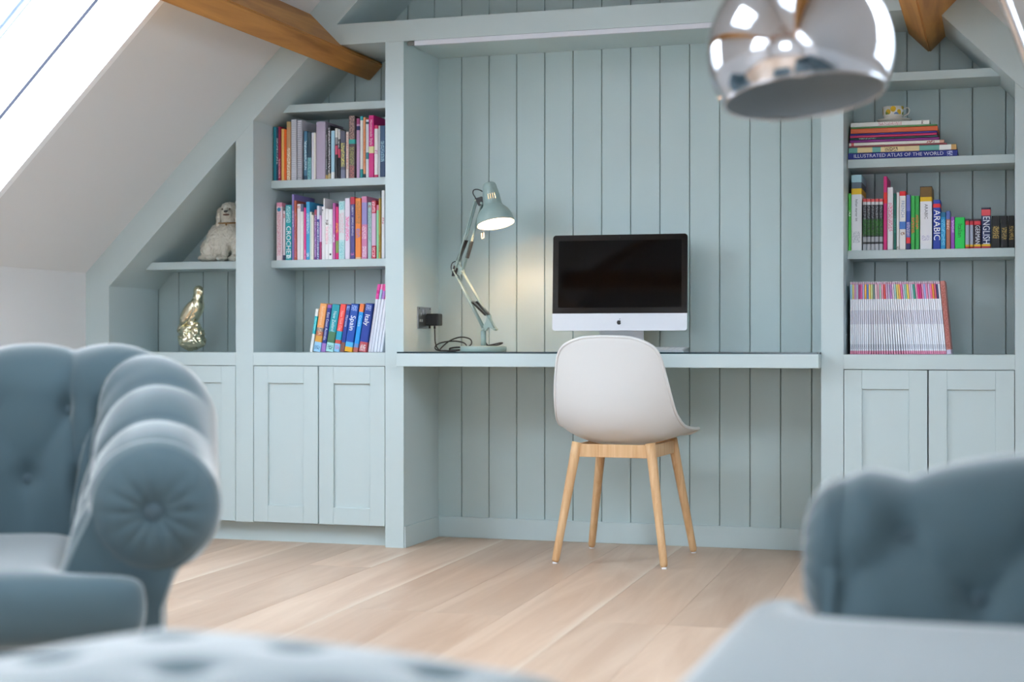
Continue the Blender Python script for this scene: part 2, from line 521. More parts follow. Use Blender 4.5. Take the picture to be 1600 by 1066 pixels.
# oak purlins running the length of the roof
def purlin(name, sd, t0, t1, depth, label, skew=0.0):
    c = RL if sd == 'L' else RR
    def section(sh):
        pts = []
        for t, dd in ((t0, 0.0), (t1, 0.0), (t1, -depth), (t0, -depth)):
            t = t + sh
            k = c + dd / S2
            pts.append(((t - k) / 2, (t + k) / 2) if sd == 'L' else ((k - t) / 2, (k + t) / 2))   # t runs up the slope
        return pts
    ys = (ROOM_BACK + 0.001, 0.388)
    bm = bmesh.new()
    a = [bm.verts.new((x, ys[0], z)) for x, z in section(-skew * (ys[1] - ys[0]))]
    b = [bm.verts.new((x, ys[1], z)) for x, z in section(0.0)]
    bm.faces.new(a); bm.faces.new(b[::-1])
    for k in range(4):
        bm.faces.new([a[k], b[k], b[(k + 1) % 4], a[(k + 1) % 4]])
    bmesh.ops.recalc_face_normals(bm, faces=bm.faces[:])
    bmesh.ops.bevel(bm, geom=[e for e in bm.edges if e.calc_length() > 1], offset=0.005, segments=2, affect='EDGES')
    return tag(link(name, finish(bm, name), BEAM), label, 'beam')
purlin('oak_purlin', 'L', -0.622, -0.498, 0.209, 'oak roof beam running into the left bookcase', 0.017)
purlin('oak_purlin', 'R', 2.111, 2.268, 0.197, 'oak roof beam ending above the right bookcase')
# roof truss behind the camera
tag(box('collar_beam', -2.55, -0.21, -6.95, -6.80, 1.98, 2.12, BEAM, bev=0.004), 'horizontal oak tie beam across the attic behind the sofas', 'beam')
for sgn, lab in ((-1, 'oak truss brace rising left behind the sofas'), (1, 'oak truss brace rising right behind the sofas')):
    x0 = MIDX + sgn * 0.9; x1 = MIDX - sgn * 0.35
    tag(prism_xz('truss_brace', [(x0 - 0.06, 2.12), (x0 + 0.06, 2.12), (x1 + 0.06, 2.88), (x1 - 0.06, 2.88)], -6.79 if sgn > 0 else -6.95, -6.70 if sgn > 0 else -6.86, BEAM, bev=0.004), lab, 'beam')

# ---------------------------------------------------------------- fitted joinery
D = 0.39
def gable_frame(name, mirror, label):
    p = [(-3.574, 0.0), (-3.466, 0.0), (-3.466, 1.015), (MIDX, 3.099), (MIDX, 3.263), (-3.574, 1.071)]
    if mirror:
        p = [(2 * MIDX - x, z) for x, z in p][::-1]
    o = prism_xz(name, p, 0.0, D - 0.001, PAINT, None)
    return tag(o, label, kind='structure')
gable_frame('trim_1', False, 'pale blue-green frame following the left roof slope')
gable_frame('trim_2', True, 'pale blue-green frame following the right roof slope')
lin = prism_xz('trim_3', [(-2.541, 1.940), (2 * MIDX + 2.541, 1.940), (2 * MIDX + 2.461, 2.020), (-2.461, 2.020)], 0.0, D - 0.001, PAINT, None)
tag(lin, 'pale blue-green lintel across the desk alcove', kind='structure')
RAILM = mat('pale_rail', 'd9dce4', 0.35)
box('light_rail', -2.141, -0.655, 0.004, 0.020, 1.921, 1.940, RAILM, lin, 0.002)
box('rail_bracket', -2.170, -2.141, 0.006, 0.018, 1.923, 1.938, mat('rail_bracket_grey', '707270', 0.5), lin, 0.002)

def door(parent, x0, x1, z0, z1):
    """shaker door: frame rails and stiles round a recessed panel"""
    g = 0.0022
    x0 += g; x1 -= g; z0 += g; z1 -= g
    fw = 0.0615
    dr = empty('door', ((x0 + x1) / 2 - parent.location.x, 0, z0))
    dr.parent = parent
    bx, bz = (x0 + x1) / 2, z0
    def pc(n, a, b, c_, d_, ya, yb, bev):
        me = box_me(n, a - bx, b - bx, ya, yb, c_ - bz, d_ - bz, bev)
        return link(n, me, PAINT, dr)
    pc('stile', x0, x0 + fw, z0, z1, 0.0, 0.022, 0.0012)
    pc('stile', x1 - fw, x1, z0, z1, 0.0, 0.022, 0.0012)
    pc('rail', x0 + fw, x1 - fw, z0, z0 + fw + 0.005, 0.0, 0.022, 0.0012)
    pc('rail', x0 + fw, x1 - fw, z1 - fw - 0.005, z1, 0.0, 0.022, 0.0012)
    pc('door_panel', x0 + fw - 0.002, x1 - fw + 0.002, z0 + fw, z1 - fw, 0.009, 0.018, 0.0)
    return dr
CARC = mat('carcass_shadow_gap', '6f7f80', 0.8)
def bookcase(name, label, xl, xr, upl, upr, z_deck, shelves, xdoor, upl_floor, upr_floor, clip, cat, group):
    """bay between xl and xr; upl / upr are (x0, x1, polygon top heights) uprights"""
    r = empty(name, ((xl + xr) / 2, 0, 0), label, cat, group)
    px = r.location.x
    for u, fl in ((upl, upl_floor), (upr, upr_floor)):
        if u:
            x0, x1, za, zb = u
            prism_xz('upright', [(x0, fl), (x1, fl), (x1, zb), (x0, za)], 0.0, D - 0.001, PAINT, r)
    box('deck', xl, xr, 0.0, D - 0.001, z_deck - 0.052, z_deck, PAINT, r, 0.0012)
    for z in shelves:
        a, b = xl, xr
        if clip == 'L':
            a0, a1 = max(a, z - 0.031 - 4.481), max(a, z - 4.481)
            pts = [(a0, z - 0.031), (b, z - 0.031), (b, z), (a1, z)]
        else:
            b0, b1 = min(b, 1.717 - z + 0.031), min(b, 1.717 - z)
            pts = [(a, z - 0.031), (b0, z - 0.031), (b1, z), (a, z)]
        prism_xz('shelf', pts, 0.16, D - 0.001, PAINT, r, bev=0.001)
    door(r, xl, xdoor, 0.078, z_deck - 0.052)
    door(r, xdoor, xr, 0.078, z_deck - 0.052)
    box('carcass', xl, xr, 0.026, D - 0.001, 0.079, z_deck - 0.053, CARC, r)
    box('plinth', xl - (0.076 if name == 'fitted_bookcase' and clip == 'L' else 0.0), xr + (0.076 if name == 'fitted_bookcase' and clip == 'R' else 0.0), 0.05, 0.07, 0.0, 0.078, PAINT, r)
    return r
bookcase('fitted_bookcase', 'fitted pale blue-green bookcase left of the desk with two cupboard doors', -2.818, -2.258,
         (-2.894, -2.818, 1.586, 1.662), (-2.258, -2.183, 1.939, 1.939), 0.748, (1.119, 1.441, 1.744), -2.538, 0.078, 0.0, 'L', 'bookcase', None)
bookcase('fitted_bookcase', 'fitted pale blue-green bookcase right of the desk holding dictionaries', -0.530, 0.044,
         (-0.607, -0.530, 1.939, 1.939), (0.044, 0.120, 1.672, 1.596), 0.744, (1.118, 1.446, 1.752), -0.243, 0.0, 0.078, 'R', 'bookcase', None)
bookcase('eaves_cupboard', 'triangular pale blue-green eaves cubby holding the dog and bird figurines', -3.466, -2.894,
         None, None, 0.748, (1.119,), -3.180, 0, 0, 'L', 'cupboard', None)
bookcase('eaves_cupboard', 'triangular pale blue-green eaves cubby at the far right under the slope', 0.120, 0.702,
         None, None, 0.744, (1.118,), 0.411, 0, 0, 'R', 'cupboard', None)

# alcove skirting
bb = tag(box('baseboard_far', -2.183, -0.607, 0.376, 0.3895, 0.0, 0.082, PAINT, None, 0.0015), 'pale skirting board under the desk', kind='structure')
tag(box('baseboard_left', -2.183, -2.176, 0.004, 0.376, 0.0, 0.082, PAINT, None, 0.0015), 'pale skirting on the alcove side', kind='structure')

# desk
desk = empty('built_in_desk', (-1.395, 0, 0), 'built-in pale blue-green desk shelf with glass top in the alcove', 'desk')
box('desktop', -2.1825, -0.6075, -0.077, D - 0.0015, 0.696, 0.745, PAINT, desk, 0.0015)
GE = mat('glass_edge', '16323a', 0.15, spec=0.8)
gt = box('glass_top', -2.181, -0.609, -0.0755, D - 0.003, 0.7452, 0.7512, None, desk)
gm = pane_mat('desk_glass', (0.86, 0.93, 0.93, 1), 0.02)
gt.data.materials.append(gm); gt.data.materials.append(GE)
for p in gt.data.polygons:
    p.material_index = 0 if abs(p.normal.z) > 0.5 else 1

# ---------------------------------------------------------------- desk chair
def make_chair():
    r = empty('desk_chair', (-1.306, -0.022, 0), 'white moulded shell chair on four oak legs at the desk', 'chair', rz=math.radians(-2.5))
    # centre line of the shell from the top of the back to the front of the seat: y, z, half width, edge lift (y, z)
    K = [(-0.262, 0.806, 0.085, 0.004, -0.004), (-0.263, 0.797, 0.125, 0.010, -0.006), (-0.261, 0.775, 0.163, 0.016, -0.004),
         (-0.257, 0.735, 0.186, 0.026, 0.0), (-0.250, 0.67, 0.200, 0.040, 0.0), (-0.240, 0.60, 0.211, 0.055, 0.004),
         (-0.222, 0.53, 0.219, 0.070, 0.016), (-0.190, 0.475, 0.226, 0.072, 0.040), (-0.130, 0.430, 0.232, 0.055, 0.062),
         (-0.050, 0.417, 0.237, 0.030, 0.064), (0.050, 0.420, 0.240, 0.010, 0.054), (0.130, 0.434, 0.238, 0.0, 0.037),
         (0.185, 0.446, 0.222, 0.0, 0.018), (0.208, 0.440, 0.190, 0.0, 0.008)]
    kk = [Vector((a, b, c)) for a, b, c, _, _ in K]
    ll = [Vector((d, e, 0)) for _, _, _, d, e in K]
    P1 = catmull(kk, 6); P2 = catmull(ll, 6)
    NU = 28
    bm = bmesh.new()
    grid = []
    for q, l in zip(P1, P2):
        row = []
        for i in range(NU + 1):
            u = -1 + 2 * i / NU
            s = math.sin(u * math.pi / 2) * 0.35 + u * 0.65
            e = abs(s) ** 2.3
            row.append(bm.verts.new((s * q.z, q.x + l.x * e, q.y + l.y * e)))
        grid.append(row)
    for a, b in zip(grid, grid[1:]):
        for i in range(NU):
            bm.faces.new([a[i], a[i + 1], b[i + 1], b[i]])
    edge = [row[0].co.copy() for row in grid] + [v.co.copy() for v in grid[-1][1:-1]] + [row[-1].co.copy() for row in reversed(grid)] + [v.co.copy() for v in reversed(grid[0][1:-1])]
    sh = link('shell', finish(bm, 'shell', True), SHELLW, r)
    sd = sh.modifiers.new('thickness', 'SOLIDIFY'); sd.thickness = 0.006; sd.offset = 0
    E2 = edge[::2]
    link('rim', tube_me('rim', E2, 0.0062, 8, closed=True), SHELLW, r)
    tops = [(-0.135, -0.165, 0.43), (0.135, -0.165, 0.43), (0.135, 0.150, 0.43), (-0.135, 0.150, 0.43)]
    feet = [(-0.199, -0.222, 0.006), (0.199, -0.222, 0.006), (0.199, 0.222, 0.006), (-0.199, 0.222, 0.006)]
    for t, f in zip(tops, feet):
        a, b = Vector(f), Vector(t)
        pts = [a.lerp(b, k / 10) for k in range(11)]
        bm = bmesh.new()
        n = len(pts); rings = []
        d = (b - a).normalized(); u = d.orthogonal().normalized(); v = d.cross(u)
        rad = [0.010, 0.0135] + [0.0140 + 0.0045 * k / 8 for k in range(9)]
        pts[1] = a + d * 0.008
        for p, rr in zip(pts, rad):
            rings.append([bm.verts.new(p + (u * math.cos(2 * math.pi * k / 14) + v * math.sin(2 * math.pi * k / 14)) * rr) for k in range(14)])
        for x, y in zip(rings, rings[1:]):
            for k in range(14):
                bm.faces.new([x[k], x[(k + 1) % 14], y[(k + 1) % 14], y[k]])
        bm.faces.new(rings[0]); bm.faces.new(rings[-1])
        leg = link('leg', finish(bm, 'leg', True), OAK, r)
        link('foot_pad', tube_me('foot_pad', [a - Vector((0, 0, 0.006)), a + Vector((0, 0, 0.001))], 0.0095, 12), WHITE_GLOSS, leg)
    for x0, x1, y0, y1 in ((-0.13, 0.13, -0.172, -0.152), (-0.13, 0.13, 0.140, 0.160), (-0.145, -0.125, -0.155, 0.14), (0.125, 0.145, -0.155, 0.14)):
        link('seat_rail', box_me('seat_rail', x0, x1, y0, y1, 0.378, 0.424, 0.002), OAK, r)
    return r
make_chair()

# ---------------------------------------------------------------- computer
mon = empty('desktop_computer', (-1.385, 0.20, 0.7512), 'black-screened aluminium desktop computer on the desk', 'computer', rz=math.radians(4))
ALU = mat('silver_aluminium', 'd3d5da', 0.38, 0.55)
SCR = mat('black_glass_screen', '040405', 0.05, spec=0.22)
BEZ = mat('black_bezel', '030304', 0.12)
def rounded_rect(w, z0, z1, r, top=True, bottom=True, n=6):
    pts = []
    def arc(cx, cz, a0):
        for k in range(n + 1):
            a = a0 + math.pi / 2 * k / n
            pts.append((cx + r * math.cos(a), cz + r * math.sin(a)))
    if bottom:
        arc(-w / 2 + r, z0 + r, math.pi)
        arc(w / 2 - r, z0 + r, 1.5 * math.pi)
    else:
        pts.extend([(-w / 2, z0), (w / 2, z0)])
    if top:
        arc(w / 2 - r, z1 - r, 0)
        arc(-w / 2 + r, z1 - r, math.pi / 2)
    else:
        pts.extend([(w / 2, z1), (-w / 2, z1)])
    return pts
TILT = math.radians(-3.0)
disp = empty('display', (0, 0, 0.080)); disp.parent = mon; disp.rotation_euler = (TILT, 0, 0)
W_, H_ = 0.517, 0.366
def plate(name, pts, y0, y1, m, parent, bev=0.0):
    bm = bmesh.new()
    a = [bm.verts.new((x, y0, z)) for x, z in pts]; b = [bm.verts.new((x, y1, z)) for x, z in pts]
    bm.faces.new(a); bm.faces.new(b[::-1]); n = len(pts)
    for i in range(n):
        bm.faces.new([a[i], b[i], b[(i + 1) % n], a[(i + 1) % n]])
    return link(name, finish(bm, name), m, parent)
plate('chin', rounded_rect(W_, 0.0, 0.0655, 0.010, top=False), -0.006, 0.006, ALU, disp)
plate('bezel', rounded_rect(W_, 0.066, H_, 0.012, bottom=False), -0.006, 0.004, BEZ, disp)
plate('screen', rounded_rect(W_ - 0.044, 0.066 + 0.022, H_ - 0.022, 0.001), -0.0066, -0.0055, SCR, disp)
plate('camera_lens', [(0.0022 * math.cos(a * math.pi / 4), H_ - 0.011 + 0.0022 * math.sin(a * math.pi / 4)) for a in range(8)], -0.0066, -0.006, mat('lens_grey', '3a3c40', 0.2), disp)
# back shell
bm = bmesh.new()
prof = rounded_rect(W_, 0.0, H_, 0.012)
r0 = [bm.verts.new((x, 0.006, z)) for x, z in prof]
r1 = [bm.verts.new((x * 0.97, 0.016, H_ / 2 + (z - H_ / 2) * 0.96)) for x, z in prof]
r2 = [bm.verts.new((x * 0.6, 0.042, H_ / 2 + (z - H_ / 2) * 0.6)) for x, z in prof]
for a, b in ((r0, r1), (r1, r2)):
    for i in range(len(a)):
        bm.faces.new([a[i], b[i], b[(i + 1) % len(a)], a[(i + 1) % len(a)]])
bm.faces.new(r2)
link('back_shell', finish(bm, 'back_shell'), ALU, disp)
# fruit emblem on the chin
em = []
for k in range(40):
    a = math.pi / 2 - 2 * math.pi * k / 40
    x = math.cos(a); z = math.sin(a)
    rr = 1.0 - 0.16 * max(0, math.sin(a)) ** 8 - 0.10 * max(0, -math.sin(a)) ** 10 + 0.03 * math.cos(2 * a)
    px, pz = 0.92 * rr * x * (1.0 if z > -0.2 else 1.0 - 0.22 * (-z - 0.2)), rr * z
    dx, dz = px - 1.12, pz - 0.14
    dist = math.hypot(dx, dz)
    if dist < 0.52:
        px, pz = 1.12 + dx / dist * 0.52, 0.14 + dz / dist * 0.52
    em.append((px * 0.0088, pz * 0.0095))
EMB = mat('emblem_black', '0a0a0c', 0.25)
lg = empty('emblem', (0, -0.0063, 0.0310)); lg.parent = disp
plate('emblem_body', em, -0.0006, 0.0004, EMB, lg)
plate('emblem_leaf', [(0.0005, 0.0102), (0.0010, 0.0128), (0.0030, 0.0150), (0.0048, 0.0156), (0.0046, 0.0132), (0.0030, 0.0112)], -0.0006, 0.0004, EMB, lg)
# stand
bm = bmesh.new()
path = [(0.045, 0.26), (0.05, 0.16), (0.055, 0.07), (0.062, 0.02), (0.055, 0.0075), (0.02, 0.0055), (-0.085, 0.004)]
sec = []
for y, z in path:
    sec.append([bm.verts.new((x, y, z + dz)) for x, dz in ((-0.085, 0), (0.085, 0))])
for a, b in zip(sec, sec[1:]):
    bm.faces.new([a[0], a[1], b[1], b[0]])
st = link('stand', finish(bm, 'stand'), ALU, mon, (0, 0, 0.0015))
sdm = st.modifiers.new('thickness', 'SOLIDIFY'); sdm.thickness = 0.005; sdm.offset = 0.0

# keyboard
kb = empty('keyboard', (-1.235, 0.03, 0.7514), 'slim silver keyboard on the desk behind the chair', 'keyboard', rz=math.radians(2))
ALU2 = mat('keyboard_aluminium', 'a9b1b6', 0.38, 0.4)
bm = bmesh.new()
secp = [(-0.062, 0.0), (0.066, 0.0), (0.066, 0.016), (0.05, 0.0165), (-0.062, 0.006)]
a = [bm.verts.new((-0.14, y, z)) for y, z in secp]; b = [bm.verts.new((0.14, y, z)) for y, z in secp]
bm.faces.new(a); bm.faces.new(b[::-1])
for i in range(5):
    bm.faces.new([a[i], b[i], b[(i + 1) % 5], a[(i + 1) % 5]])
link('body', finish(bm, 'body'), ALU2, kb)
link('battery_tube', tube_me('battery_tube', [(-0.14, 0.058, 0.0095), (0.14, 0.058, 0.0095)], 0.0093, 14), ALU2, kb)
KEYM = mat('pale_key', 'c3c9cc', 0.5)
kme = box_me('key', -0.0078, 0.0078, -0.0075, 0.0075, 0, 0.0022, 0.0008, 1); kme.materials.append(KEYM)
for rr in range(5):
    for cc in range(14):
        y = -0.05 + rr * 0.0195
        k = bpy.data.objects.new('key', kme); COL.objects.link(k); k.parent = kb
        k.location = (-0.1255 + cc * 0.0193, y, 0.006 + (y + 0.062) / 0.112 * 0.0105 - 0.0003)
        k.rotation_euler = (math.radians(5.3), 0, 0)

# ---------------------------------------------------------------- desk lamp
LAMP = mat('grey_green_enamel', '93a8a4', 0.35)
LAMPD = mat('dark_spring', '2a2322', 0.45, 0.6)
LIN = mat('lamp_inner_white', 'fbf6ea', 0.5)
lamp = empty('desk_lamp', (-1.918, 0.17, 0.7512), 'grey-green spring-arm desk lamp, lit, on the left of the desk', 'lamp')
def L2(x, z, y=0.0):
    """front-view coordinates (world x, z at the lamp's plane) to lamp space"""
    return Vector((x + 1.918, y, z - 0.7512))
link('base', lathe_me('base', [(0, 0), (0.0885, 0), (0.09, 0.002), (0.09, 0.019), (0.087, 0.022), (0, 0.0225)], 48), LAMP, lamp)
link('post', tube_me('post', [L2(-1.918, 0.772), L2(-1.918, 0.832)], 0.0105, 16), LAMP, lamp)
def bars(name, p, q, r, m, gap=0.011):
    for s in (-1, 1):
        link(name, tube_me(name, [p + Vector((0, s * gap, 0)), q + Vector((0, s * gap, 0))], r, 8), m, lamp)
piv = L2(-1.915, 0.838); elbow = L2(-2.038, 1.068); elbow2 = L2(-2.004, 1.062); piv2 = L2(-1.868, 0.838)
bars('lower_arm', piv, elbow, 0.0042, LAMP)
bars('lower_arm', piv2, elbow2, 0.0036, LAMP, 0.007)
head1 = L2(-1.948, 1.338); head2 = L2(-1.922, 1.326)
bars('upper_arm', L2(-2.03, 1.068), head1, 0.0040, LAMP)
bars('upper_arm', elbow2, head2, 0.0036, LAMP, 0.007)
def spring(p, q, r, turns, wire):
    ax = (q - p); n = int(turns * 10); d = ax.normalized(); u = d.orthogonal().normalized(); v = d.cross(u)
    return tube_me('spring', [p + ax * (k / n) + (u * math.cos(2 * math.pi * k / 10) + v * math.sin(2 * math.pi * k / 10)) * r for k in range(n + 1)], wire, 5)
for s in (-1, 1):
    o = Vector((0, s * 0.009, 0))
    link('spring', spring(L2(-1.962, 0.945) + o, L2(-1.906, 0.893) + o, 0.0042, 16, 0.0013), LAMPD, lamp)
    link('spring', spring(L2(-1.944, 0.947) + o, L2(-1.895, 0.893) + o, 0.0042, 16, 0.0013), LAMPD, lamp)
    link('spring', spring(L2(-2.022, 1.105) + o, L2(-1.988, 1.185) + o, 0.0046, 18, 0.0014), LAMPD, lamp)
    link('spring', spring(L2(-1.985, 1.115) + o, L2(-1.965, 1.180) + o, 0.0042, 15, 0.0013), LAMPD, lamp)
def bracket(name, pts, y0, y1, m):
    bm = bmesh.new()
    a = [bm.verts.new(L2(x, z, y0)) for x, z in pts]; b = [bm.verts.new(L2(x, z, y1)) for x, z in pts]
    bm.faces.new(a); bm.faces.new(b[::-1]); n = len(pts)
    for i in range(n):
        bm.faces.new([a[i], b[i], b[(i + 1) % n], a[(i + 1) % n]])
    return link(name, finish(bm, name), m, lamp)
bracket('elbow_bracket', [(-2.044, 1.045), (-2.026, 1.047), (-2.020, 1.075), (-2.034, 1.086), (-2.040, 1.07)], -0.014, 0.014, LAMPD)
bracket('elbow_plate', [(-2.036, 1.062), (-2.020, 1.050), (-2.000, 1.054), (-1.998, 1.070), (-2.012, 1.084), (-2.016, 1.10), (-2.026, 1.098)], -0.008, 0.008, LAMP)
bracket('pivot_plate', [(-1.925, 0.832), (-1.915, 0.852), (-1.905, 0.868), (-1.900, 0.892), (-1.888, 0.893), (-1.884, 0.868), (-1.862, 0.838), (-1.868, 0.832), (-1.895, 0.846), (-1.905, 0.832)], -0.009, 0.009, LAMP)
bracket('head_bracket', [(-1.950, 1.345), (-1.922, 1.352), (-1.912, 1.345), (-1.914, 1.330), (-1.924, 1.318), (-1.934, 1.316), (-1.942, 1.330)], -0.012, 0.012, BLACK)
for p in (piv, piv2, elbow, elbow2, head1, head2):
    link('pivot_bolt', tube_me('pivot_bolt', [p + Vector((0, -0.017, 0)), p + Vector((0, 0.017, 0))], 0.0048, 10), LAMP, lamp)
# shade: axis from the cap to the middle of the rim, opening leaning right and towards the room
cap_w = Vector((-1.893, 0.165, 1.402)); rim_w = Vector((-1.8575, 0.140, 1.2425))
ax = (cap_w - rim_w).normalized()
shade = empty('shade', (rim_w - Vector((-1.918, 0.17, 0.7512))))
shade.parent = lamp
shade.rotation_euler = Vector(ax).to_track_quat('Z', 'X').to_euler()
prof = [(0.0735, 0.0), (0.0725, 0.012), (0.069, 0.030), (0.062, 0.046), (0.052, 0.060), (0.0425, 0.068), (0.0385, 0.074), (0.0365, 0.080),
        (0.0350, 0.094), (0.0335, 0.116), (0.030, 0.136), (0.0265, 0.156), (0.024, 0.163), (0.019, 0.167), (0.0, 0.168)]
inv = shade.rotation_euler.to_matrix().inverted()
camdir = inv @ (CAM - rim_w); cang = math.atan2(camdir.y, camdir.x)
SEG = 96
kc = int(round(cang / (2 * math.pi) * SEG)) % SEG
slots = {(kc + o) % SEG for o in (-6, -2, 2, 6)} | {(kc + o + 24) % SEG for o in (-1, 0, 1)} | {(kc + o - 24) % SEG for o in (-1, 0, 1)}
me = lathe_me('shade_body', prof, SEG, skip=lambda i, k: i == 8 and k in slots)
sb = link('shade_body', me, LAMP, shade)
sm_ = sb.modifiers.new('thickness', 'SOLIDIFY'); sm_.thickness = 0.0012; sm_.offset = -1; sm_.material_offset = 1
me.materials.append(LIN)
link('cap_screw', lathe_me('cap_screw', [(0, 0.167), (0.003, 0.167), (0.003, 0.174), (0, 0.175)], 12), LAMPD, shade)
bulb = link('bulb', lathe_me('bulb', [(0, 0.064), (0.010, 0.066), (0.018, 0.074), (0.020, 0.084), (0.018, 0.096), (0.012, 0.108), (0.012, 0.125), (0, 0.126)], 24),
            emit_mat('warm_bulb', (1.0, 0.60, 0.28, 1), 0.5), shade)
ld = bpy.data.lights.new('bulb_light', 'POINT'); ld.energy = 1.2; ld.color = (1.0, 0.62, 0.38); ld.shadow_soft_size = 0.012
bl = bpy.data.objects.new('bulb_light', ld); COL.objects.link(bl); bl.parent = shade; bl.location = (0, 0, 0.050)
# cable loop at the head and pull clip
link('head_cable', tube_me('head_cable', catmull([L2(-1.948, 1.345), L2(-1.960, 1.365), L2(-1.958, 1.378), L2(-1.944, 1.381), L2(-1.928, 1.376), L2(-1.912, 1.366), L2(-1.900, 1.362)], 6), 0.0022, 8), BLACK, lamp)
link('elbow_cable', tube_me('elbow_cable', catmull([L2(-2.036, 1.05, -0.012), L2(-2.046, 1.075, -0.012), L2(-2.042, 1.095, -0.012), L2(-2.028, 1.103, -0.012)], 6), 0.002, 8), BLACK, lamp)
CL = mat('cream_clip', 'e8dfc4', 0.5)
link('clip_wire', tube_me('clip_wire', [L2(-1.915, 1.236, -0.03), L2(-1.914, 1.208, -0.03)], 0.0008, 6), STEEL, lamp)
link('clip_wire', tube_me('clip_wire', [L2(-1.907, 1.234, -0.03), L2(-1.908, 1.208, -0.03)], 0.0008, 6), STEEL, lamp)
link('pull_clip', tube_me('pull_clip', catmull([L2(-1.9155, 1.208, -0.03), L2(-1.9155, 1.192, -0.03), L2(-1.911, 1.187, -0.03), L2(-1.9065, 1.192, -0.03), L2(-1.9065, 1.208, -0.03)], 5), 0.0018, 8), CL, lamp)

# ---------------------------------------------------------------- socket, plug and cable
sk = empty('wall_socket', (-2.183, 0.217, 0.842), 'brushed steel socket plate on the alcove side panel', 'socket')
link('plate', box_me('plate', 0.0, 0.005, -0.073, 0.073, 0, 0.085, 0.0015), STEEL, sk)
for y, z, w, h in ((-0.040, 0.048, 0.006, 0.014), (-0.050, 0.026, 0.008, 0.010), (-0.030, 0.026, 0.008, 0.010)):
    link('pin_hole', box_me('pin_hole', 0.0045, 0.0055, y - w / 2, y + w / 2, z, z + h), mat('socket_white', 'f0f0ee', 0.4), sk)
for y in (-0.018, 0.018):
    sw = link('rocker_switch', box_me('rocker_switch', 0.005, 0.0095, y - 0.007, y + 0.007, 0.055, 0.075, 0.001), STEEL, sk)
for y in (-0.06, 0.06):
    link('screw', tube_me('screw', [(0.005, y, 0.0785), (0.0058, y, 0.0785)], 0.003, 10), LAMPD, sk)
pg = empty('power_plug', (-2.177, 0.252, 0.853), 'black plug adaptor in the steel wall socket', 'plug')
link('plug_body', box_me('plug_body', 0.0, 0.052, -0.026, 0.026, 0, 0.048, 0.004), BLACK, pg)
link('cord_grip', tube_me('cord_grip', [(0.032, -0.012, 0.001), (0.033, -0.013, -0.012)], 0.0042, 10), BLACK, pg)
link('cord_grip', tube_me('cord_grip', [(0.014, -0.02, 0.001), (0.014, -0.02, -0.010)], 0.0042, 10), BLACK, pg)
def W(x, y, z): return Vector((x, y, z))
cable = [W(-2.144, 0.239, 0.840), W(-2.142, 0.236, 0.815), W(-2.137, 0.228, 0.785), W(-2.120, 0.215, 0.760), W(-2.09, 0.20, 0.7545),
         W(-2.04, 0.19, 0.7545), W(-2.005, 0.20, 0.763), W(-1.985, 0.22, 0.780), W(-2.00, 0.25, 0.800), W(-2.045, 0.27, 0.808), W(-2.085, 0.26, 0.795),
         W(-2.110, 0.24, 0.772), W(-2.112, 0.215, 0.757), W(-2.07, 0.16, 0.7545), W(-2.02, 0.15, 0.7545), W(-1.99, 0.17, 0.768), W(-2.01, 0.21, 0.784),
         W(-2.06, 0.235, 0.792), W(-2.115, 0.235, 0.786), W(-2.135, 0.22, 0.770), W(-2.11, 0.19, 0.7555), W(-2.05, 0.235, 0.7555), W(-1.99, 0.275, 0.764),
         W(-1.93, 0.285, 0.776), W(-1.885, 0.28, 0.785), W(-1.868, 0.255, 0.784), W(-1.885, 0.235, 0.776), W(-1.91, 0.20, 0.7765), W(-1.918, 0.184, 0.80), W(-1.918, 0.182, 0.83)]
cb = link('power_cable', tube_me('power_cable', catmull(cable, 8), 0.0026, 8), BLACK)
tag(cb, 'black lamp cable coiled on the desk beside the socket', 'cable')
tie = link('cable_hank', tube_me('cable_hank', catmull([W(-2.07, 0.22, 0.757), W(-2.03, 0.215, 0.7575), W(-1.985, 0.20, 0.757), W(-1.985, 0.19, 0.764), W(-2.03, 0.205, 0.768), W(-2.068, 0.212, 0.764)], 8, True), 0.0034, 8, closed=True), BLACK, cb)

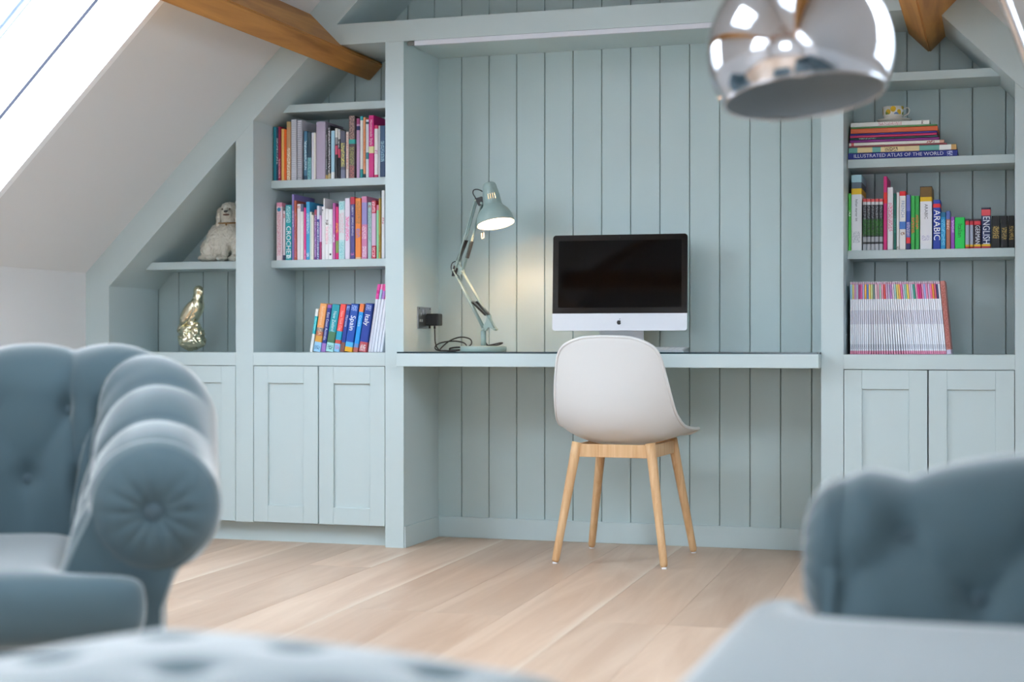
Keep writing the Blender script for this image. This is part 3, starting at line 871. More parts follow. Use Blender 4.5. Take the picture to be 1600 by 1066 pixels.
# ---- book tables: x0, thickness, height, colour, bands, print, lettering, description
BOOKS_UPPER_LEFT = [
    (-2.8132, 0.014, 0.2177, '0f7f92', [], [], None, 'slim teal hardback'),
    (-2.7992, 0.008, 0.2154, '1a3a5e', [], [(0.3, 0.8, 'c0c8d0')], None, 'thin navy book with pale lettering'),
    (-2.7912, 0.01, 0.2187, 'a01f45', [], [(0.05, 0.4, 'e0a0b0')], None, 'thin dark red book'),
    (-2.78, 0.0136, 0.2091, 'f2c772', [], [], None, 'cream yellow slim book'),
    (-2.7664, 0.0116, 0.206, 'f06412', [], [], None, 'bright orange slim book'),
    (-2.7544, 0.0187, 0.237, 'c99c70', [(0.9, 1, 'b8a070')], [(0.0, 0.55, 'f0e6d0')], None, 'tan kraft book with a teal spot'),
    (-2.7341, 0.0238, 0.2444, 'c9c9d2', [], [], 'WIRE', 'pale grey wire-bound notebook'),
    (-2.7075, 0.021, 0.2404, 'bdbcc6', [], [], 'WIRE', 'grey wire-bound notebook with maroon cover'),
    (-2.6786, 0.0146, 0.1958, '4a7c9c', [(0, 0.08, '1f4a66')], [(0.2, 0.8, 'bcd8e4')], None, 'steel blue slim book'),
    (-2.6631, 0.0158, 0.1916, '2e4d5e', [(0, 0.46, '7fb5bd')], [(0.02, 0.44, '4d8f99')], None, 'slate book with dotted aqua lower half'),
    (-2.6461, 0.011, 0.1881, 'e2e4ee', [], [], None, 'white slim book beside the lilac binder'),
    (-2.6343, 0.0091, 0.1876, 'e8e2da', [], [], None, 'ivory thin book touching the lilac binder'),
    (-2.6237, 0.0405, 0.231, 'b5a9bf', [], [], None, 'thick lilac-grey binder'),
    (-2.5824, 0.0078, 0.1975, '4a4c52', [(0, 0.08, 'c9a76a')], [(0.2, 0.9, '9a9ca4')], None, 'thin charcoal book'),
    (-2.5738, 0.0102, 0.2151, '1c1d24', [(0, 0.1, 'c9b88a')], [(0.1, 0.95, 'd8d8e0')], None, 'thin black book with white edge'),
    (-2.5609, 0.0156, 0.1928, 'a9d3e6', [(0, 0.14, 'f0f4f6')], [], None, 'pale blue paperback with white foot'),
    (-2.5429, 0.0125, 0.2012, '1b1a20', [(0.82, 1, 'd8d8d4'), (0.68, 0.82, '8a8a90'), (0.48, 0.66, 'd05070')], [], None, 'black and white book with one pink band'),
    (-2.5292, 0.0094, 0.1971, '22222a', [(0.8, 1, 'd0d0d4'), (0.42, 0.6, 'd04c70')], [(0.62, 0.8, 'c0c0c8')], None, 'thin black book with low pink band'),
    (-2.5198, 0.0214, 0.1893, '5b5f74', [(0.0, 0.18, '7a7f98')], [(0.25, 0.75, 'e2dc70')], None, 'charcoal floral book with yellow lettering'),
    (-2.4965, 0.0128, 0.1856, 'ead9d2', [], [(0.2, 0.95, 'd89a8a')], None, 'blush cream slim book'),
    (-2.4817, 0.0272, 0.2478, '5a4a50', [(0.55, 0.62, '2fb0a8')], [(0.0, 0.2, 'd07a70'), (0.2, 0.5, 'a0a060'), (0.62, 1, 'b8988a')], None, 'tall dark patterned book with turquoise block'),
    (-2.4495, 0.0143, 0.2367, 'c9a2c8', [(0.8, 0.87, '2a2f66'), (0.9, 1, 'a0457a')], [], None, 'mauve book with navy band'),
    (-2.434, 0.012, 0.245, 'f0efe9', [(0, 0.14, '149a9c'), (0.93, 1, '149a9c')], [], None, 'white book with teal ends'),
    (-2.4216, 0.01, 0.241, 'f0a878', [(0, 0.06, '2b4c55')], [(0.2, 0.8, 'e08858')], None, 'peach orange slim book'),
    (-2.4112, 0.0139, 0.2315, 'dfe4ea', [(0.32, 0.43, '2f7f8c'), (0.92, 0.96, '2f5f6c')], [], None, 'pale grey slim book with teal ovals'),
    (-2.3966, 0.0219, 0.2468, 'dc1f84', [(0.39, 0.5, 'e6d9a0')], [], ('Homemade Style', 'f6d8e8', 0.55, 0.93), 'tall magenta book with cream label'),
    (-2.3742, 0.0161, 0.2067, 'f2ecec', [(0, 0.05, 'e03070'), (0.93, 1, 'e03070')], [(0.45, 0.52, 'd070b0')], None, 'white book with hot pink ends'),
    (-2.3569, 0.0081, 0.2043, 'd8dadf', [], [], None, 'thin pale grey book beside the navy end book'),
    (-2.3481, 0.0215, 0.2037, '3a5c80', [(0, 0.3, '24436b')], [(0.3, 0.7, '8fb8cc')], None, 'steel navy book at the right end'),
]
BOOKS_MIDDLE_LEFT = [
    (-2.7994, 0.025, 0.2331, 'efdde2', [(0.93, 1, 'e79ab5')], [(0.08, 0.95, 'e2a0ac')], 'DOT', 'white and pink book with blue dot'),
    (-2.7721, 0.0117, 0.2005, 'e6d6e0', [(0, 0.1, '4a4a6a')], [(0.85, 0.93, 'c03a4a')], None, 'pale pink slim book with navy foot'),
    (-2.7588, 0.0265, 0.2224, '0e9fa8', [], [(0.68, 0.98, 'bfe6e8'), (0.03, 0.1, 'e8f4f4')], ('CROCHET', 'f4f8f8', 0.9, 0.62), 'teal book lettered crochet'),
    (-2.732, 0.0101, 0.2651, '8f7fc0', [], [(0.5, 0.75, 'c8c4e0')], None, 'tall thin purple-blue book'),
    (-2.7215, 0.0109, 0.24, 'b5563f', [], [(0.05, 0.8, 'd06a8a')], None, 'rust brown thin book'),
    (-2.7099, 0.0171, 0.2254, 'f0e8ea', [], [(0.92, 0.97, 'c05a30')], None, 'white slim book with orange speck'),
    (-2.6917, 0.0116, 0.225, 'f2f2ee', [(0.86, 1, '6a6f90')], [], None, 'thin white book with grey-blue top'),
    (-2.6793, 0.0089, 0.2106, 'f03f9a', [], [(0.0, 0.2, 'ffa0c8')], None, 'thin hot pink book'),
    (-2.67, 0.0162, 0.2332, '3fa6d8', [], [(0.45, 0.8, 'bfe4f4'), (0.05, 0.12, 'e0f4ff')], None, 'sky blue book'),
    (-2.6534, 0.0089, 0.1923, 'd8ebe0', [], [], None, 'thin pale mint book'),
    (-2.6438, 0.0089, 0.1796, 'f2eee2', [], [], None, 'short thin cream book'),
    (-2.6341, 0.0112, 0.2006, '7a3f96', [(0.88, 1, 'b0506a')], [(0.05, 0.9, 'c8a8dc')], None, 'purple dotted slim book'),
    (-2.6226, 0.0108, 0.2161, 'dfe4f4', [(0, 0.75, '4a5aa8')], [(0.0, 0.7, 'dfe4f4')], None, 'thin navy and white striped book'),
    (-2.6114, 0.0096, 0.1771, '8a4c98', [(0, 0.4, 'a83a74'), (0.4, 1, 'd8b0dc')], [], None, 'short violet and magenta book'),
    (-2.6014, 0.0081, 0.2121, 'eeeaf0', [], [(0.9, 0.95, '303040')], None, 'thin white book left of tall white one'),
    (-2.593, 0.0065, 0.2454, 'f4f4f4', [], [], None, 'very thin tall white book with dark green cover'),
    (-2.5861, 0.0157, 0.2039, 'f2f0f0', [], [(0.68, 0.78, '503a3a'), (0.3, 0.65, 'f0b8c8')], None, 'white book with dark marks'),
    (-2.5696, 0.0172, 0.2006, 'f4f4f4', [], [(0.3, 0.7, 'd8d8e0')], 'BLACKDOT', 'white book with black dot at the foot'),
    (-2.552, 0.0115, 0.2248, 'c565ac', [], [(0.3, 0.45, 'eadcf0')], None, 'mauve slim book'),
    (-2.5402, 0.0118, 0.2105, 'e01f74', [(0.12, 0.35, '8aa04a')], [(0.5, 0.7, 'ffb030')], None, 'crimson pink book with orange lettering'),
    (-2.5276, 0.0266, 0.2317, 'bfe4e6', [(0.33, 0.85, 'dfe8ea')], [(0.02, 0.3, '80ccd0'), (0.85, 0.98, '80ccd0'), (0.45, 0.8, 'e4c0cc')], None, 'aqua gingham book'),
    (-2.4991, 0.0213, 0.2426, 'eadfee', [], [(0.3, 0.7, 'f070b0')], None, 'tall pale lilac book with pink lettering'),
    (-2.477, 0.0197, 0.2472, '4a4288', [(0.88, 1, 'c82848')], [(0.06, 0.1, 'e070b0')], ('LIBERTY  SIMPLE SEWING', 'e8e4f4', 0.45, 0.86), 'indigo book with red floral top'),
    (-2.4562, 0.0253, 0.242, 'f58a2a', [(0, 0.03, 'f4c8a0')], [(0.58, 0.95, 'b07a30'), (0.35, 0.5, '8a7ab8')], None, 'orange book with coloured motifs'),
    (-2.4278, 0.0238, 0.2482, 'd884b0', [(0.55, 0.9, '9a8cc8')], [(0.32, 0.52, 'f4c8d8'), (0.03, 0.2, 'f0dcec')], None, 'tall dusty pink book with lavender panel'),
    (-2.4026, 0.0166, 0.2242, 'a9cccb', [], [(0.3, 0.85, '80a8a8'), (0.9, 0.95, 'a03040')], None, 'pale teal slim book'),
    (-2.3849, 0.0188, 0.2307, 'dcb8d4', [(0, 0.22, 'cc2244'), (0.78, 1, 'cc2244')], [(0.02, 0.2, 'f4c0cc'), (0.8, 0.98, 'f4c0cc')], None, 'lilac book with red floral ends'),
    (-2.3657, 0.0113, 0.2129, '8fd8a8', [(0.9, 1, 'd87aa0')], [], None, 'mint green slim book'),
    (-2.3541, 0.0082, 0.2387, 'c4a045', [], [(0.1, 0.4, '8a6a20')], None, 'thin mustard book'),
    (-2.3432, 0.0135, 0.2697, 'f0f0f2', [], [(0.5, 0.6, 'd88090')], None, 'tall white book at the right end'),
]
BOOKS_LOWER_LEFT = [
    (-2.6228, 0.0125, 0.1744, 'f0f0ec', [(0.42, 0.83, '19b3c0')], [(0.5, 0.8, '80e0e4')], None, 'thin white and turquoise guidebook'),
    (-2.6064, 0.0303, 0.1938, 'f0a45e', [(0, 0.2, '9fcdea'), (0.2, 0.33, 'e0a040'), (0.33, 0.42, 'c07050'), (0.42, 0.5, '8a7a7a')], [(0.05, 0.13, '4a7aa8')], ('Southwest USA', 'f6d4b0', 0.5, 0.95), 'peach orange guidebook'),
    (-2.5737, 0.0182, 0.19, '1f2f86', [(0, 0.18, 'a87ac0'), (0.93, 1, 'a060b8')], [], ('East Coast Australia', 'f0f0f8', 0.62, 0.84), 'navy guidebook lettered East Coast Australia'),
    (-2.5535, 0.0329, 0.1898, '159aa8', [(0, 0.19, 'a8dcd8'), (0.19, 0.42, '4a7a58')], [(0.05, 0.14, '406a70')], ('New Zealand', 'd8f0f0', 0.5, 0.86), 'teal guidebook lettered New Zealand'),
    (-2.5187, 0.0251, 0.1914, 'f0504a', [(0, 0.17, '8fc8ea'), (0.17, 0.25, 'd05040'), (0.25, 0.43, '1aa0c0')], [(0.05, 0.13, 'd06aa0')], ('New York City', 'f8c0b8', 0.5, 0.86), 'red guidebook lettered New York City'),
    (-2.4917, 0.0173, 0.1894, '1f3f96', [(0, 0.2, '8a5a50')], [(0.88, 0.97, '90a8e0')], ('Morocco', 'e4e8f4', 0.6, 0.78), 'dark blue guidebook lettered Morocco'),
    (-2.4732, 0.033, 0.191, '1450ae', [(0, 0.1, 'f0b020'), (0.1, 0.2, '50b8e8')], [(0.86, 0.97, 'a0b8e8')], ('Spain', 'ffffff', 0.72, 0.76), 'blue guidebook lettered Spain'),
    (-2.4359, 0.0199, 0.1925, '1a9ae6', [(0, 0.09, 'c06a60'), (0.09, 0.17, '6a90c8'), (0.83, 1, 'f08040')], [], ('Croatia', 'c8e8fa', 0.6, 0.76), 'light blue guidebook with orange top lettered Croatia'),
    (-2.4126, 0.0321, 0.1923, '1c3f9c', [(0, 0.2, 'c85058')], [(0.02, 0.15, 'e8e0dc'), (0.86, 0.97, 'a0b0e0')], ('Italy', 'ffffff', 0.7, 0.78), 'dark blue guidebook lettered Italy'),
    (-2.379, 0.013, 0.2698, 'e9ebf4', [(0.78, 1, 'f04aa8'), (0.86, 0.91, 'e0108a')], [], None, 'white magazine with bright pink top, leftmost of the leaning few'),
    (-2.3653, 0.0114, 0.2697, 'e9ebf4', [(0.78, 1, 'a9c8d8'), (0.92, 1, 'f090c0')], [], None, 'white magazine with pale blue and pink top'),
    (-2.3531, 0.0122, 0.2695, 'e9ebf4', [(0.78, 1, 'b880d0'), (0.9, 1, 'f04aa0')], [], None, 'white magazine with purple and pink top'),
    (-2.3402, 0.0121, 0.2694, 'e9ebf4', [(0.78, 1, 'e0304a'), (0.93, 1, 'f060b0')], [], None, 'white magazine with red and pink top'),
    (-2.3273, 0.0114, 0.2675, 'e9ebf4', [(0.78, 1, 'f0b030')], [], None, 'white magazine with yellow top against the upright'),
]
BOOKS_MIDDLE_RIGHT = [
    (-0.5291, 0.0107, 0.206, '4fc24a', [], [(0.6, 0.7, 'e0f4e0')], None, 'slim bright green book'),
    (-0.518, 0.0373, 0.2722, 'f0f2f6', [(0.74, 0.82, 'f2c81e'), (0.82, 0.9, '5a6a78'), (0.9, 1, 'a9d4e0')], [(0.1, 0.25, 'c8ccd4')], ('Italian starter kit', '404050', 0.26, 0.68), 'tall white language box with yellow band'),
    (-0.4774, 0.0135, 0.1856, 'S5', [], [], None, 'S5'),
    (-0.4631, 0.0135, 0.1852, 'S5', [], [], None, 'S5'),
    (-0.4488, 0.0135, 0.1848, 'S5', [], [], None, 'S5'),
    (-0.4345, 0.0134, 0.1845, 'S5', [], [], None, 'S5'),
    (-0.4203, 0.0134, 0.1841, 'S5', [], [], None, 'S5'),
    (-0.4052, 0.013, 0.2648, 'd8207e', [(0.63, 0.78, 'f02a2a')], [], None, 'tall magenta book with red band'),
    (-0.3914, 0.0207, 0.2247, 'eceaf0', [], [(0.3, 0.75, 'e080a0')], None, 'white book with red lettering'),
    (-0.3692, 0.0093, 0.2022, '0c6e62', [], [(0.3, 0.6, '409a90')], None, 'thin dark green book'),
    (-0.3591, 0.0097, 0.2052, 'eeeeee', [], [(0.02, 0.06, '404040')], None, 'thin white book beside the red-topped one'),
    (-0.3486, 0.0218, 0.2089, 'f0eeee', [(0.92, 1, 'ee2a34'), (0.35, 0.48, '4a80d0')], [(0.25, 0.3, 'a06a50')], ('FRENCH', '7a9ac8', 0.6, 0.84), 'white book with red top lettered French'),
    (-0.326, 0.0157, 0.1959, '6a78c8', [(0, 0.11, '30306a'), (0.11, 0.22, 'f03440'), (0.5, 0.7, '3050b0')], [(0.25, 0.5, 'c0b8d0')], None, 'blue-violet book with red block'),
    (-0.3091, 0.0141, 0.1913, '35b552', [], [(0.3, 0.6, 'e07040')], None, 'green book left of its twin'),
    (-0.2946, 0.0144, 0.1909, '35b552', [], [(0.38, 0.65, 'e07040')], None, 'green book right of its twin'),
    (-0.2778, 0.042, 0.2239, 'eceef4', [(0.76, 0.83, 'f0c418'), (0.83, 0.985, '7a5a1e'), (0.985, 1, '302018')], [(0.14, 0.22, 'c8c8e0')], ('ARABIC', '404050', 0.3, 0.72), 'thick white book with yellow band and gold picture'),
    (-0.233, 0.0259, 0.1746, '1c3fae', [(0.84, 0.92, 'ea2a34')], [], ('ARABIC', 'ffffff', 1.0, 0.8), 'blue book lettered Arabic'),
    (-0.2068, 0.0175, 0.1308, '1590cc', [(0.86, 1, '0f6f9a')], [(0.1, 0.8, '70c8f0')], None, 'cyan-blue short book'),
    (-0.1881, 0.0147, 0.1344, 'b5745c', [(0.78, 1, '5a70b8')], [(0.5, 0.75, 'e8c8b8')], None, 'rust book with blue top'),
    (-0.1726, 0.0139, 0.1135, '9a4fc0', [], [(0.5, 0.9, 'd8a8e8')], None, 'short violet book'),
    (-0.158, 0.0339, 0.1109, '19d256', [], [], ('Italian', '0a5a28', 0.5, 0.8), 'bright green book lettered Italian'),
    (-0.1225, 0.0134, 0.1041, 'aab4c8', [(0, 0.06, 'c03040'), (0.06, 0.13, 'e8b820'), (0.8, 0.93, 'd83444'), (0.93, 1, '3a2030')], [], None, 'short grey pocket book with red top, left'),
    (-0.1079, 0.013, 0.1038, 'aab4c8', [(0, 0.06, 'c03040'), (0.06, 0.13, 'e8b820'), (0.8, 0.93, 'd83444'), (0.93, 1, '3a2030')], [], None, 'short grey pocket book with red top, right'),
    (-0.0937, 0.0247, 0.1033, '241a2c', [(0, 0.06, 'c03040'), (0.06, 0.13, 'e8b820'), (0.8, 0.93, 'd83444'), (0.93, 1, '3a2030')], [], ('GERMAN', 'dde2ec', 0.75, 0.79), 'short dark pocket book lettered German'),
    (-0.0683, 0.0321, 0.1434, '22305e', [(0, 0.05, 'c03040'), (0.05, 0.1, 'e8b820'), (0.8, 0.95, 'e0505a'), (0.95, 1, '22203c')], [], ('ENGLISH', 'e4eaf4', 0.85, 0.79), 'navy book lettered English with red top'),
    (-0.0338, 0.0296, 0.1132, '08090a', [], [(0.3, 0.68, 'b89a50')], None, 'black book with gold lettering, widest of three'),
    (-0.0027, 0.0237, 0.1125, '08090a', [], [(0.25, 0.65, 'a08848')], None, 'black book with gold lettering, middle of three'),
    (0.0222, 0.0209, 0.1128, '08090a', [], [(0.25, 0.68, 'a08848')], None, 'black book with gold lettering at the right end'),
]

# ---------------------------------------------------------------- books
PAGES = mat('book_pages', 'ece4d4', 0.85, bump=(300, 0.1))
ORD = ['first', 'second', 'third', 'fourth', 'fifth', 'sixth', 'seventh', 'eighth', 'ninth', 'tenth', 'eleventh', 'twelfth', 'thirteenth',
       'fourteenth', 'fifteenth', 'sixteenth', 'seventeenth', 'eighteenth', 'nineteenth', 'twentieth', 'twenty-first', 'twenty-second',
       'twenty-third', 'twenty-fourth', 'twenty-fifth', 'twenty-sixth', 'twenty-seventh', 'twenty-eighth', 'twenty-ninth', 'thirtieth',
       'thirty-first', 'thirty-second', 'thirty-third', 'thirty-fourth', 'thirty-fifth', 'thirty-sixth', 'thirty-seventh', 'thirty-eighth',
       'thirty-ninth', 'fortieth', 'forty-first', 'forty-second', 'forty-third', 'forty-fourth', 'forty-fifth', 'forty-sixth', 'forty-seventh']
_bm_cache = {}
def book_mat(h, w, color, bands, marks, rough=0.45):
    """cover print: flat colour bands along the spine and blurred small print, from object coordinates"""
    key = (round(h, 3), round(w, 3), color, tuple(bands), tuple(marks))
    if key in _bm_cache:
        return _bm_cache[key]
    m = bpy.data.materials.new('book_cover_print'); m.use_nodes = True
    nt = m.node_tree; p = nt.nodes['Principled BSDF']; p.inputs['Roughness'].default_value = rough
    tc = nt.nodes.new('ShaderNodeTexCoord'); sx = nt.nodes.new('ShaderNodeSeparateXYZ')
    nt.links.new(tc.outputs['Object'], sx.inputs[0])
    dv = nt.nodes.new('ShaderNodeMath'); dv.operation = 'DIVIDE'; dv.inputs[1].default_value = h
    nt.links.new(sx.outputs['Z'], dv.inputs[0])
    rp = nt.nodes.new('ShaderNodeValToRGB'); rp.color_ramp.interpolation = 'CONSTANT'
    cuts = sorted({0.0, 1.01} | {b[0] for b in bands} | {b[1] for b in bands})
    stops = []
    for a, b in zip(cuts, cuts[1:]):
        c = color; mid = (a + b) / 2
        for t0, t1, hc in bands:
            if t0 <= mid < t1: c = hc
        stops.append((a, hexc(c)))
    els = rp.color_ramp.elements
    els[0].position = stops[0][0]; els[0].color = stops[0][1]
    if len(stops) == 1:
        els[1].position = 1.0; els[1].color = stops[0][1]
    else:
        els[1].position = min(1, stops[1][0]); els[1].color = stops[1][1]
        for a, c in stops[2:]:
            e = els.new(min(1, a)); e.color = c
    nt.links.new(dv.outputs[0], rp.inputs[0])
    last = rp.outputs[0]
    for j, (t0, t1, hc) in enumerate(marks):
        mp = nt.nodes.new('ShaderNodeMapping'); mp.inputs['Scale'].default_value = (1.0, 0.2, 1.0)
        mp.inputs['Location'].default_value = (j * 3.1 + h * 40, 0, w * 300)
        nt.links.new(tc.outputs['Object'], mp.inputs[0])
        n = nt.nodes.new('ShaderNodeTexNoise'); n.inputs['Scale'].default_value = 260; n.inputs['Detail'].default_value = 1
        nt.links.new(mp.outputs[0], n.inputs['Vector'])
        gt_ = nt.nodes.new('ShaderNodeMath'); gt_.operation = 'GREATER_THAN'; gt_.inputs[1].default_value = 0.5
        nt.links.new(n.outputs['Fac'], gt_.inputs[0])
        prev = gt_.outputs[0]
        for op, sock, val in (('GREATER_THAN', dv.outputs[0], t0), ('LESS_THAN', dv.outputs[0], t1)):
            q = nt.nodes.new('ShaderNodeMath'); q.operation = op; q.inputs[1].default_value = val
            nt.links.new(sock, q.inputs[0])
            mu = nt.nodes.new('ShaderNodeMath'); mu.operation = 'MULTIPLY'
            nt.links.new(prev, mu.inputs[0]); nt.links.new(q.outputs[0], mu.inputs[1]); prev = mu.outputs[0]
        ab = nt.nodes.new('ShaderNodeMath'); ab.operation = 'ABSOLUTE'; nt.links.new(sx.outputs['X'], ab.inputs[0])
        q = nt.nodes.new('ShaderNodeMath'); q.operation = 'LESS_THAN'; q.inputs[1].default_value = w * 0.36
        nt.links.new(ab.outputs[0], q.inputs[0])
        mu = nt.nodes.new('ShaderNodeMath'); mu.operation = 'MULTIPLY'
        nt.links.new(prev, mu.inputs[0]); nt.links.new(q.outputs[0], mu.inputs[1])
        mx = nt.nodes.new('ShaderNodeMix'); mx.data_type = 'RGBA'
        nt.links.new(mu.outputs[0], mx.inputs[0]); nt.links.new(last, mx.inputs[6]); mx.inputs[7].default_value = hexc(hc)
        last = mx.outputs[2]
    nt.links.new(last, p.inputs['Base Color'])
    _bm_cache[key] = m
    return m

def cover_mesh(w, h, d, round_spine=True):
    """book cover: spine and two boards open at fore edge, head and tail; origin at foot of the spine, spine faces -y"""
    t = min(0.0022, w * 0.14)
    bm = bmesh.new()
    out = [(-w / 2, d)]
    r = min(0.003, w * 0.3)
    for k in range(4):
        a = math.pi + (math.pi / 2) * k / 3
        out.append((-w / 2 + r + r * math.cos(a), r + r * math.sin(a)))
    for k in range(4):
        a = 1.5 * math.pi + (math.pi / 2) * k / 3
        out.append((w / 2 - r + r * math.cos(a), r + r * math.sin(a)))
    out.append((w / 2, d))
    inn = [(w / 2 - t, d), (w / 2 - t, t + r * 0.3), (-w / 2 + t, t + r * 0.3), (-w / 2 + t, d)]
    pts = out + inn
    a = [bm.verts.new((x, y, 0)) for x, y in pts]; b = [bm.verts.new((x, y, h)) for x, y in pts]
    n = len(pts)
    bm.faces.new(a[::-1]); bm.faces.new(b)
    for i in range(n):
        bm.faces.new([a[i], a[(i + 1) % n], b[(i + 1) % n], b[i]])
    return finish(bm, 'cover')

def make_book(name, label, cat, group, loc, rot, w, h, d, color, bands, marks, text=None, horizontal=False, wire=False):
    r = empty(name, loc, label, cat, group)
    r.rotation_euler = rot
    link('cover', cover_mesh(w, h, d), book_mat(h, w, color, bands, marks), r)
    t = min(0.0022, w * 0.14)
    q = min(0.003, h * 0.02)
    link('pages', box_me('pages', -w / 2 + t, w / 2 - t, t + 0.001, d - 0.003, q, h - q), PAGES, r)
    if isinstance(text, tuple):
        body, tcol, frac, top = text
        size = w * frac * 1.25
        me = text_me(body, size)
        xs = [v.co.x for v in me.vertices]
        L = max(xs) - min(xs)
        room = h * (top - 0.04)
        bottom_lim = max([b[1] for b in bands if b[1] < 0.5 and b[0] < 0.3] + [0.03])
        room = h * (top - bottom_lim - 0.02)
        sc = min(1.0, room / L)
        o = link('spine_lettering', me, mat('lettering_' + tcol, tcol, 0.5), r)
        if horizontal:      # reads with the spine upside: x runs along +z of the book
            M = Matrix(((0, -1, 0, 0), (0, 0, -1, 0), (1, 0, 0, 0), (0, 0, 0, 1)))
            o.matrix_local = Matrix.Translation((0, -0.0004, h * 0.05)) @ M
            o.scale = (h * 0.82 / L, 1, 1)
        else:
            M = Matrix(((0, 1, 0, 0), (0, 0, -1, 0), (-1, 0, 0, 0), (0, 0, 0, 1)))
            o.matrix_local = Matrix.Translation((0, -0.0004, h * top)) @ M
            o.scale = (sc, 1, 1)
    if text == 'DOT' or text == 'BLACKDOT':
        z = h * (0.88 if text == 'DOT' else 0.10); rr = w * (0.33 if text == 'DOT' else 0.24)
        pts = [(rr * math.cos(a * math.pi / 8), z + rr * math.sin(a * math.pi / 8)) for a in range(16)]
        plate('spine_emblem', pts, -0.0006, 0.0002, mat('dot_blue', '2f8fb4', 0.5) if text == 'DOT' else mat('dot_black', '1a1c28', 0.5), r)
    if wire:
        bmw = bmesh.new()
        n = int(h / 0.0085)
        for k in range(n):
            z = 0.006 + k * (h - 0.012) / (n - 1)
            add_tube(bmw, [(0.0075 * math.cos(a * math.pi / 5) * min(1, w / 0.02), -0.002 - 0.005 * math.sin(a * math.pi / 5), z) for a in range(0, 6)], 0.0011, 5)
        link('wire_binding', finish(bmw, 'wire_binding', True), mat('wire_pale', 'e8e8ec', 0.4, 0.3), r)
    return r

def row(books, y, z, shelf_words, group, depth, cat='book', right_limit=None):
    rd = random.Random(len(books))
    n5 = 0
    for i, (x0, w, h, col, bands, marks, text, desc) in enumerate(books):
        wire = text == 'WIRE'
        if wire: text = None
        if col == 'S5':
            col = '2c2d33'
            bands = [(0, .12, 'b8bcc4'), (.12, .16, '2c2d33'), (.16, .26, 'a9acb4'), (.28, .6, '3a7a30'), (.88, .94, 'd8dade'), (.94, 1, 'e05a5c')]
            marks = [(.28, .6, '23242a'), (.6, .87, '8a8d95')]
            n5 += 1
            label = '%s of five matching black and green language cases on %s' % (ORD[n5 - 1], shelf_words)
            g = 'matching black and green language cases'
        else:
            label = '%s, %s from left on %s' % (desc, ORD[i], shelf_words)
            g = group
        d = min(depth, max(0.12, h * rd.uniform(0.72, 0.8)))
        make_book('book', label, cat, g, (x0 + w / 2, y + rd.uniform(-0.003, 0.004), z + 0.0002), (0, 0, 0), w - 0.0006, h, d, col, bands, marks, text, wire=wire)

row(BOOKS_UPPER_LEFT, 0.168, 1.441, 'upper left shelf', 'craft books on the upper left shelf', 0.21)
row(BOOKS_MIDDLE_LEFT, 0.168, 1.119, 'middle left shelf', 'craft books on the middle left shelf', 0.21)
row(BOOKS_MIDDLE_RIGHT, 0.168, 1.118, 'right shelf', 'language books on the right shelf', 0.19)

# leaning travel guides and magazines on the lower left deck
LEAN = math.radians(9.0)
for i, (x0, w, h, col, bands, marks, text, desc) in enumerate(BOOKS_LOWER_LEFT):
    mag = 'magazine' in desc
    ww = w * math.cos(LEAN) - 0.0004
    hh = h / math.cos(LEAN) - 0.004
    xr = x0 + w                                   # bottom right corner stays on the deck
    # pivot on that corner
    R = Matrix.Rotation(LEAN, 4, 'Y')
    off = R @ Vector((-ww / 2, 0, 0))
    lab = desc + (' in the lower left bay' if mag else ', leaning in the lower left bay')
    if mag and i == 9: lab = 'white magazine with bright pink top touching the Italy guidebook'
    make_book('magazine' if mag else 'travel_guide', lab, 'magazine' if mag else 'book',
              'leaning magazines in the lower left bay' if mag else 'leaning travel guides in the lower left bay',
              (xr + off.x, 0.10 + (0.012 if mag else 0), 0.7484 + off.z), (0, LEAN, 0), ww, hh, 0.21 if mag else 0.13, col, bands, marks, text)

# flat stack on the right-hand top shelf: (x0, length, z0, thickness, colour, bands, marks, text, label)
STACK = [(-0.529, 0.380, 1.4465, 0.0230, '1d2f8e', [], [(.905, .955, 'c8d0f0')], ('ILLUSTRATED ATLAS OF THE WORLD', 'd9def0', 0.62, 0), 'large navy world atlas lying at the bottom of the stack'),
         (-0.527, 0.374, 1.4697, 0.0200, '6fb0a8', [(.3, .52, 'ecd9a4'), (.08, .22, 'ecd9a4'), (.52, .66, 'e2cfa0'), (.84, .95, 'eef0ee'), (.95, 1, 'd9b070')], [(.34, .46, '6a5a4a')], None, 'map-patterned teal and cream book lying on the navy atlas'),
         (-0.527, 0.341, 1.4899, 0.0055, '9a4a58', [], [], None, 'thin maroon book lying under the white one in the stack'),
         (-0.526, 0.331, 1.4956, 0.0115, 'eceae2', [(.95, 1, 'e0b0a0'), (0.02, .05, 'd06060')], [(.82, .9, 'a04040')], None, 'white paperback in the middle of the flat stack'),
         (-0.523, 0.311, 1.5073, 0.0095, '8a2f8c', [], [], None, 'purple book lying on the white paperback in the stack'),
         (-0.523, 0.307, 1.5170, 0.0072, '0e4a48', [], [(.1, .3, 'b0c8c0')], None, 'dark bottle-green thin book in the flat stack'),
         (-0.523, 0.303, 1.5244, 0.0085, 'cc2f6a', [], [], None, 'crimson pink thin book in the flat stack'),
         (-0.522, 0.303, 1.5331, 0.0065, '3a2f8c', [], [], None, 'indigo thin book lying under the orange one'),
         (-0.520, 0.303, 1.5398, 0.0175, 'e06a3c', [], [], None, 'orange book near the top of the flat stack'),
         (-0.520, 0.301, 1.5575, 0.0055, '5a9a5c', [], [], None, 'thin green book lying under the top white one'),
         (-0.520, 0.275, 1.5632, 0.0160, 'eeeeea', [], [(.35, .65, 'd8a8b0'), (.9, .93, '403038')], None, 'white book lying on top of the flat stack under the teacup')]
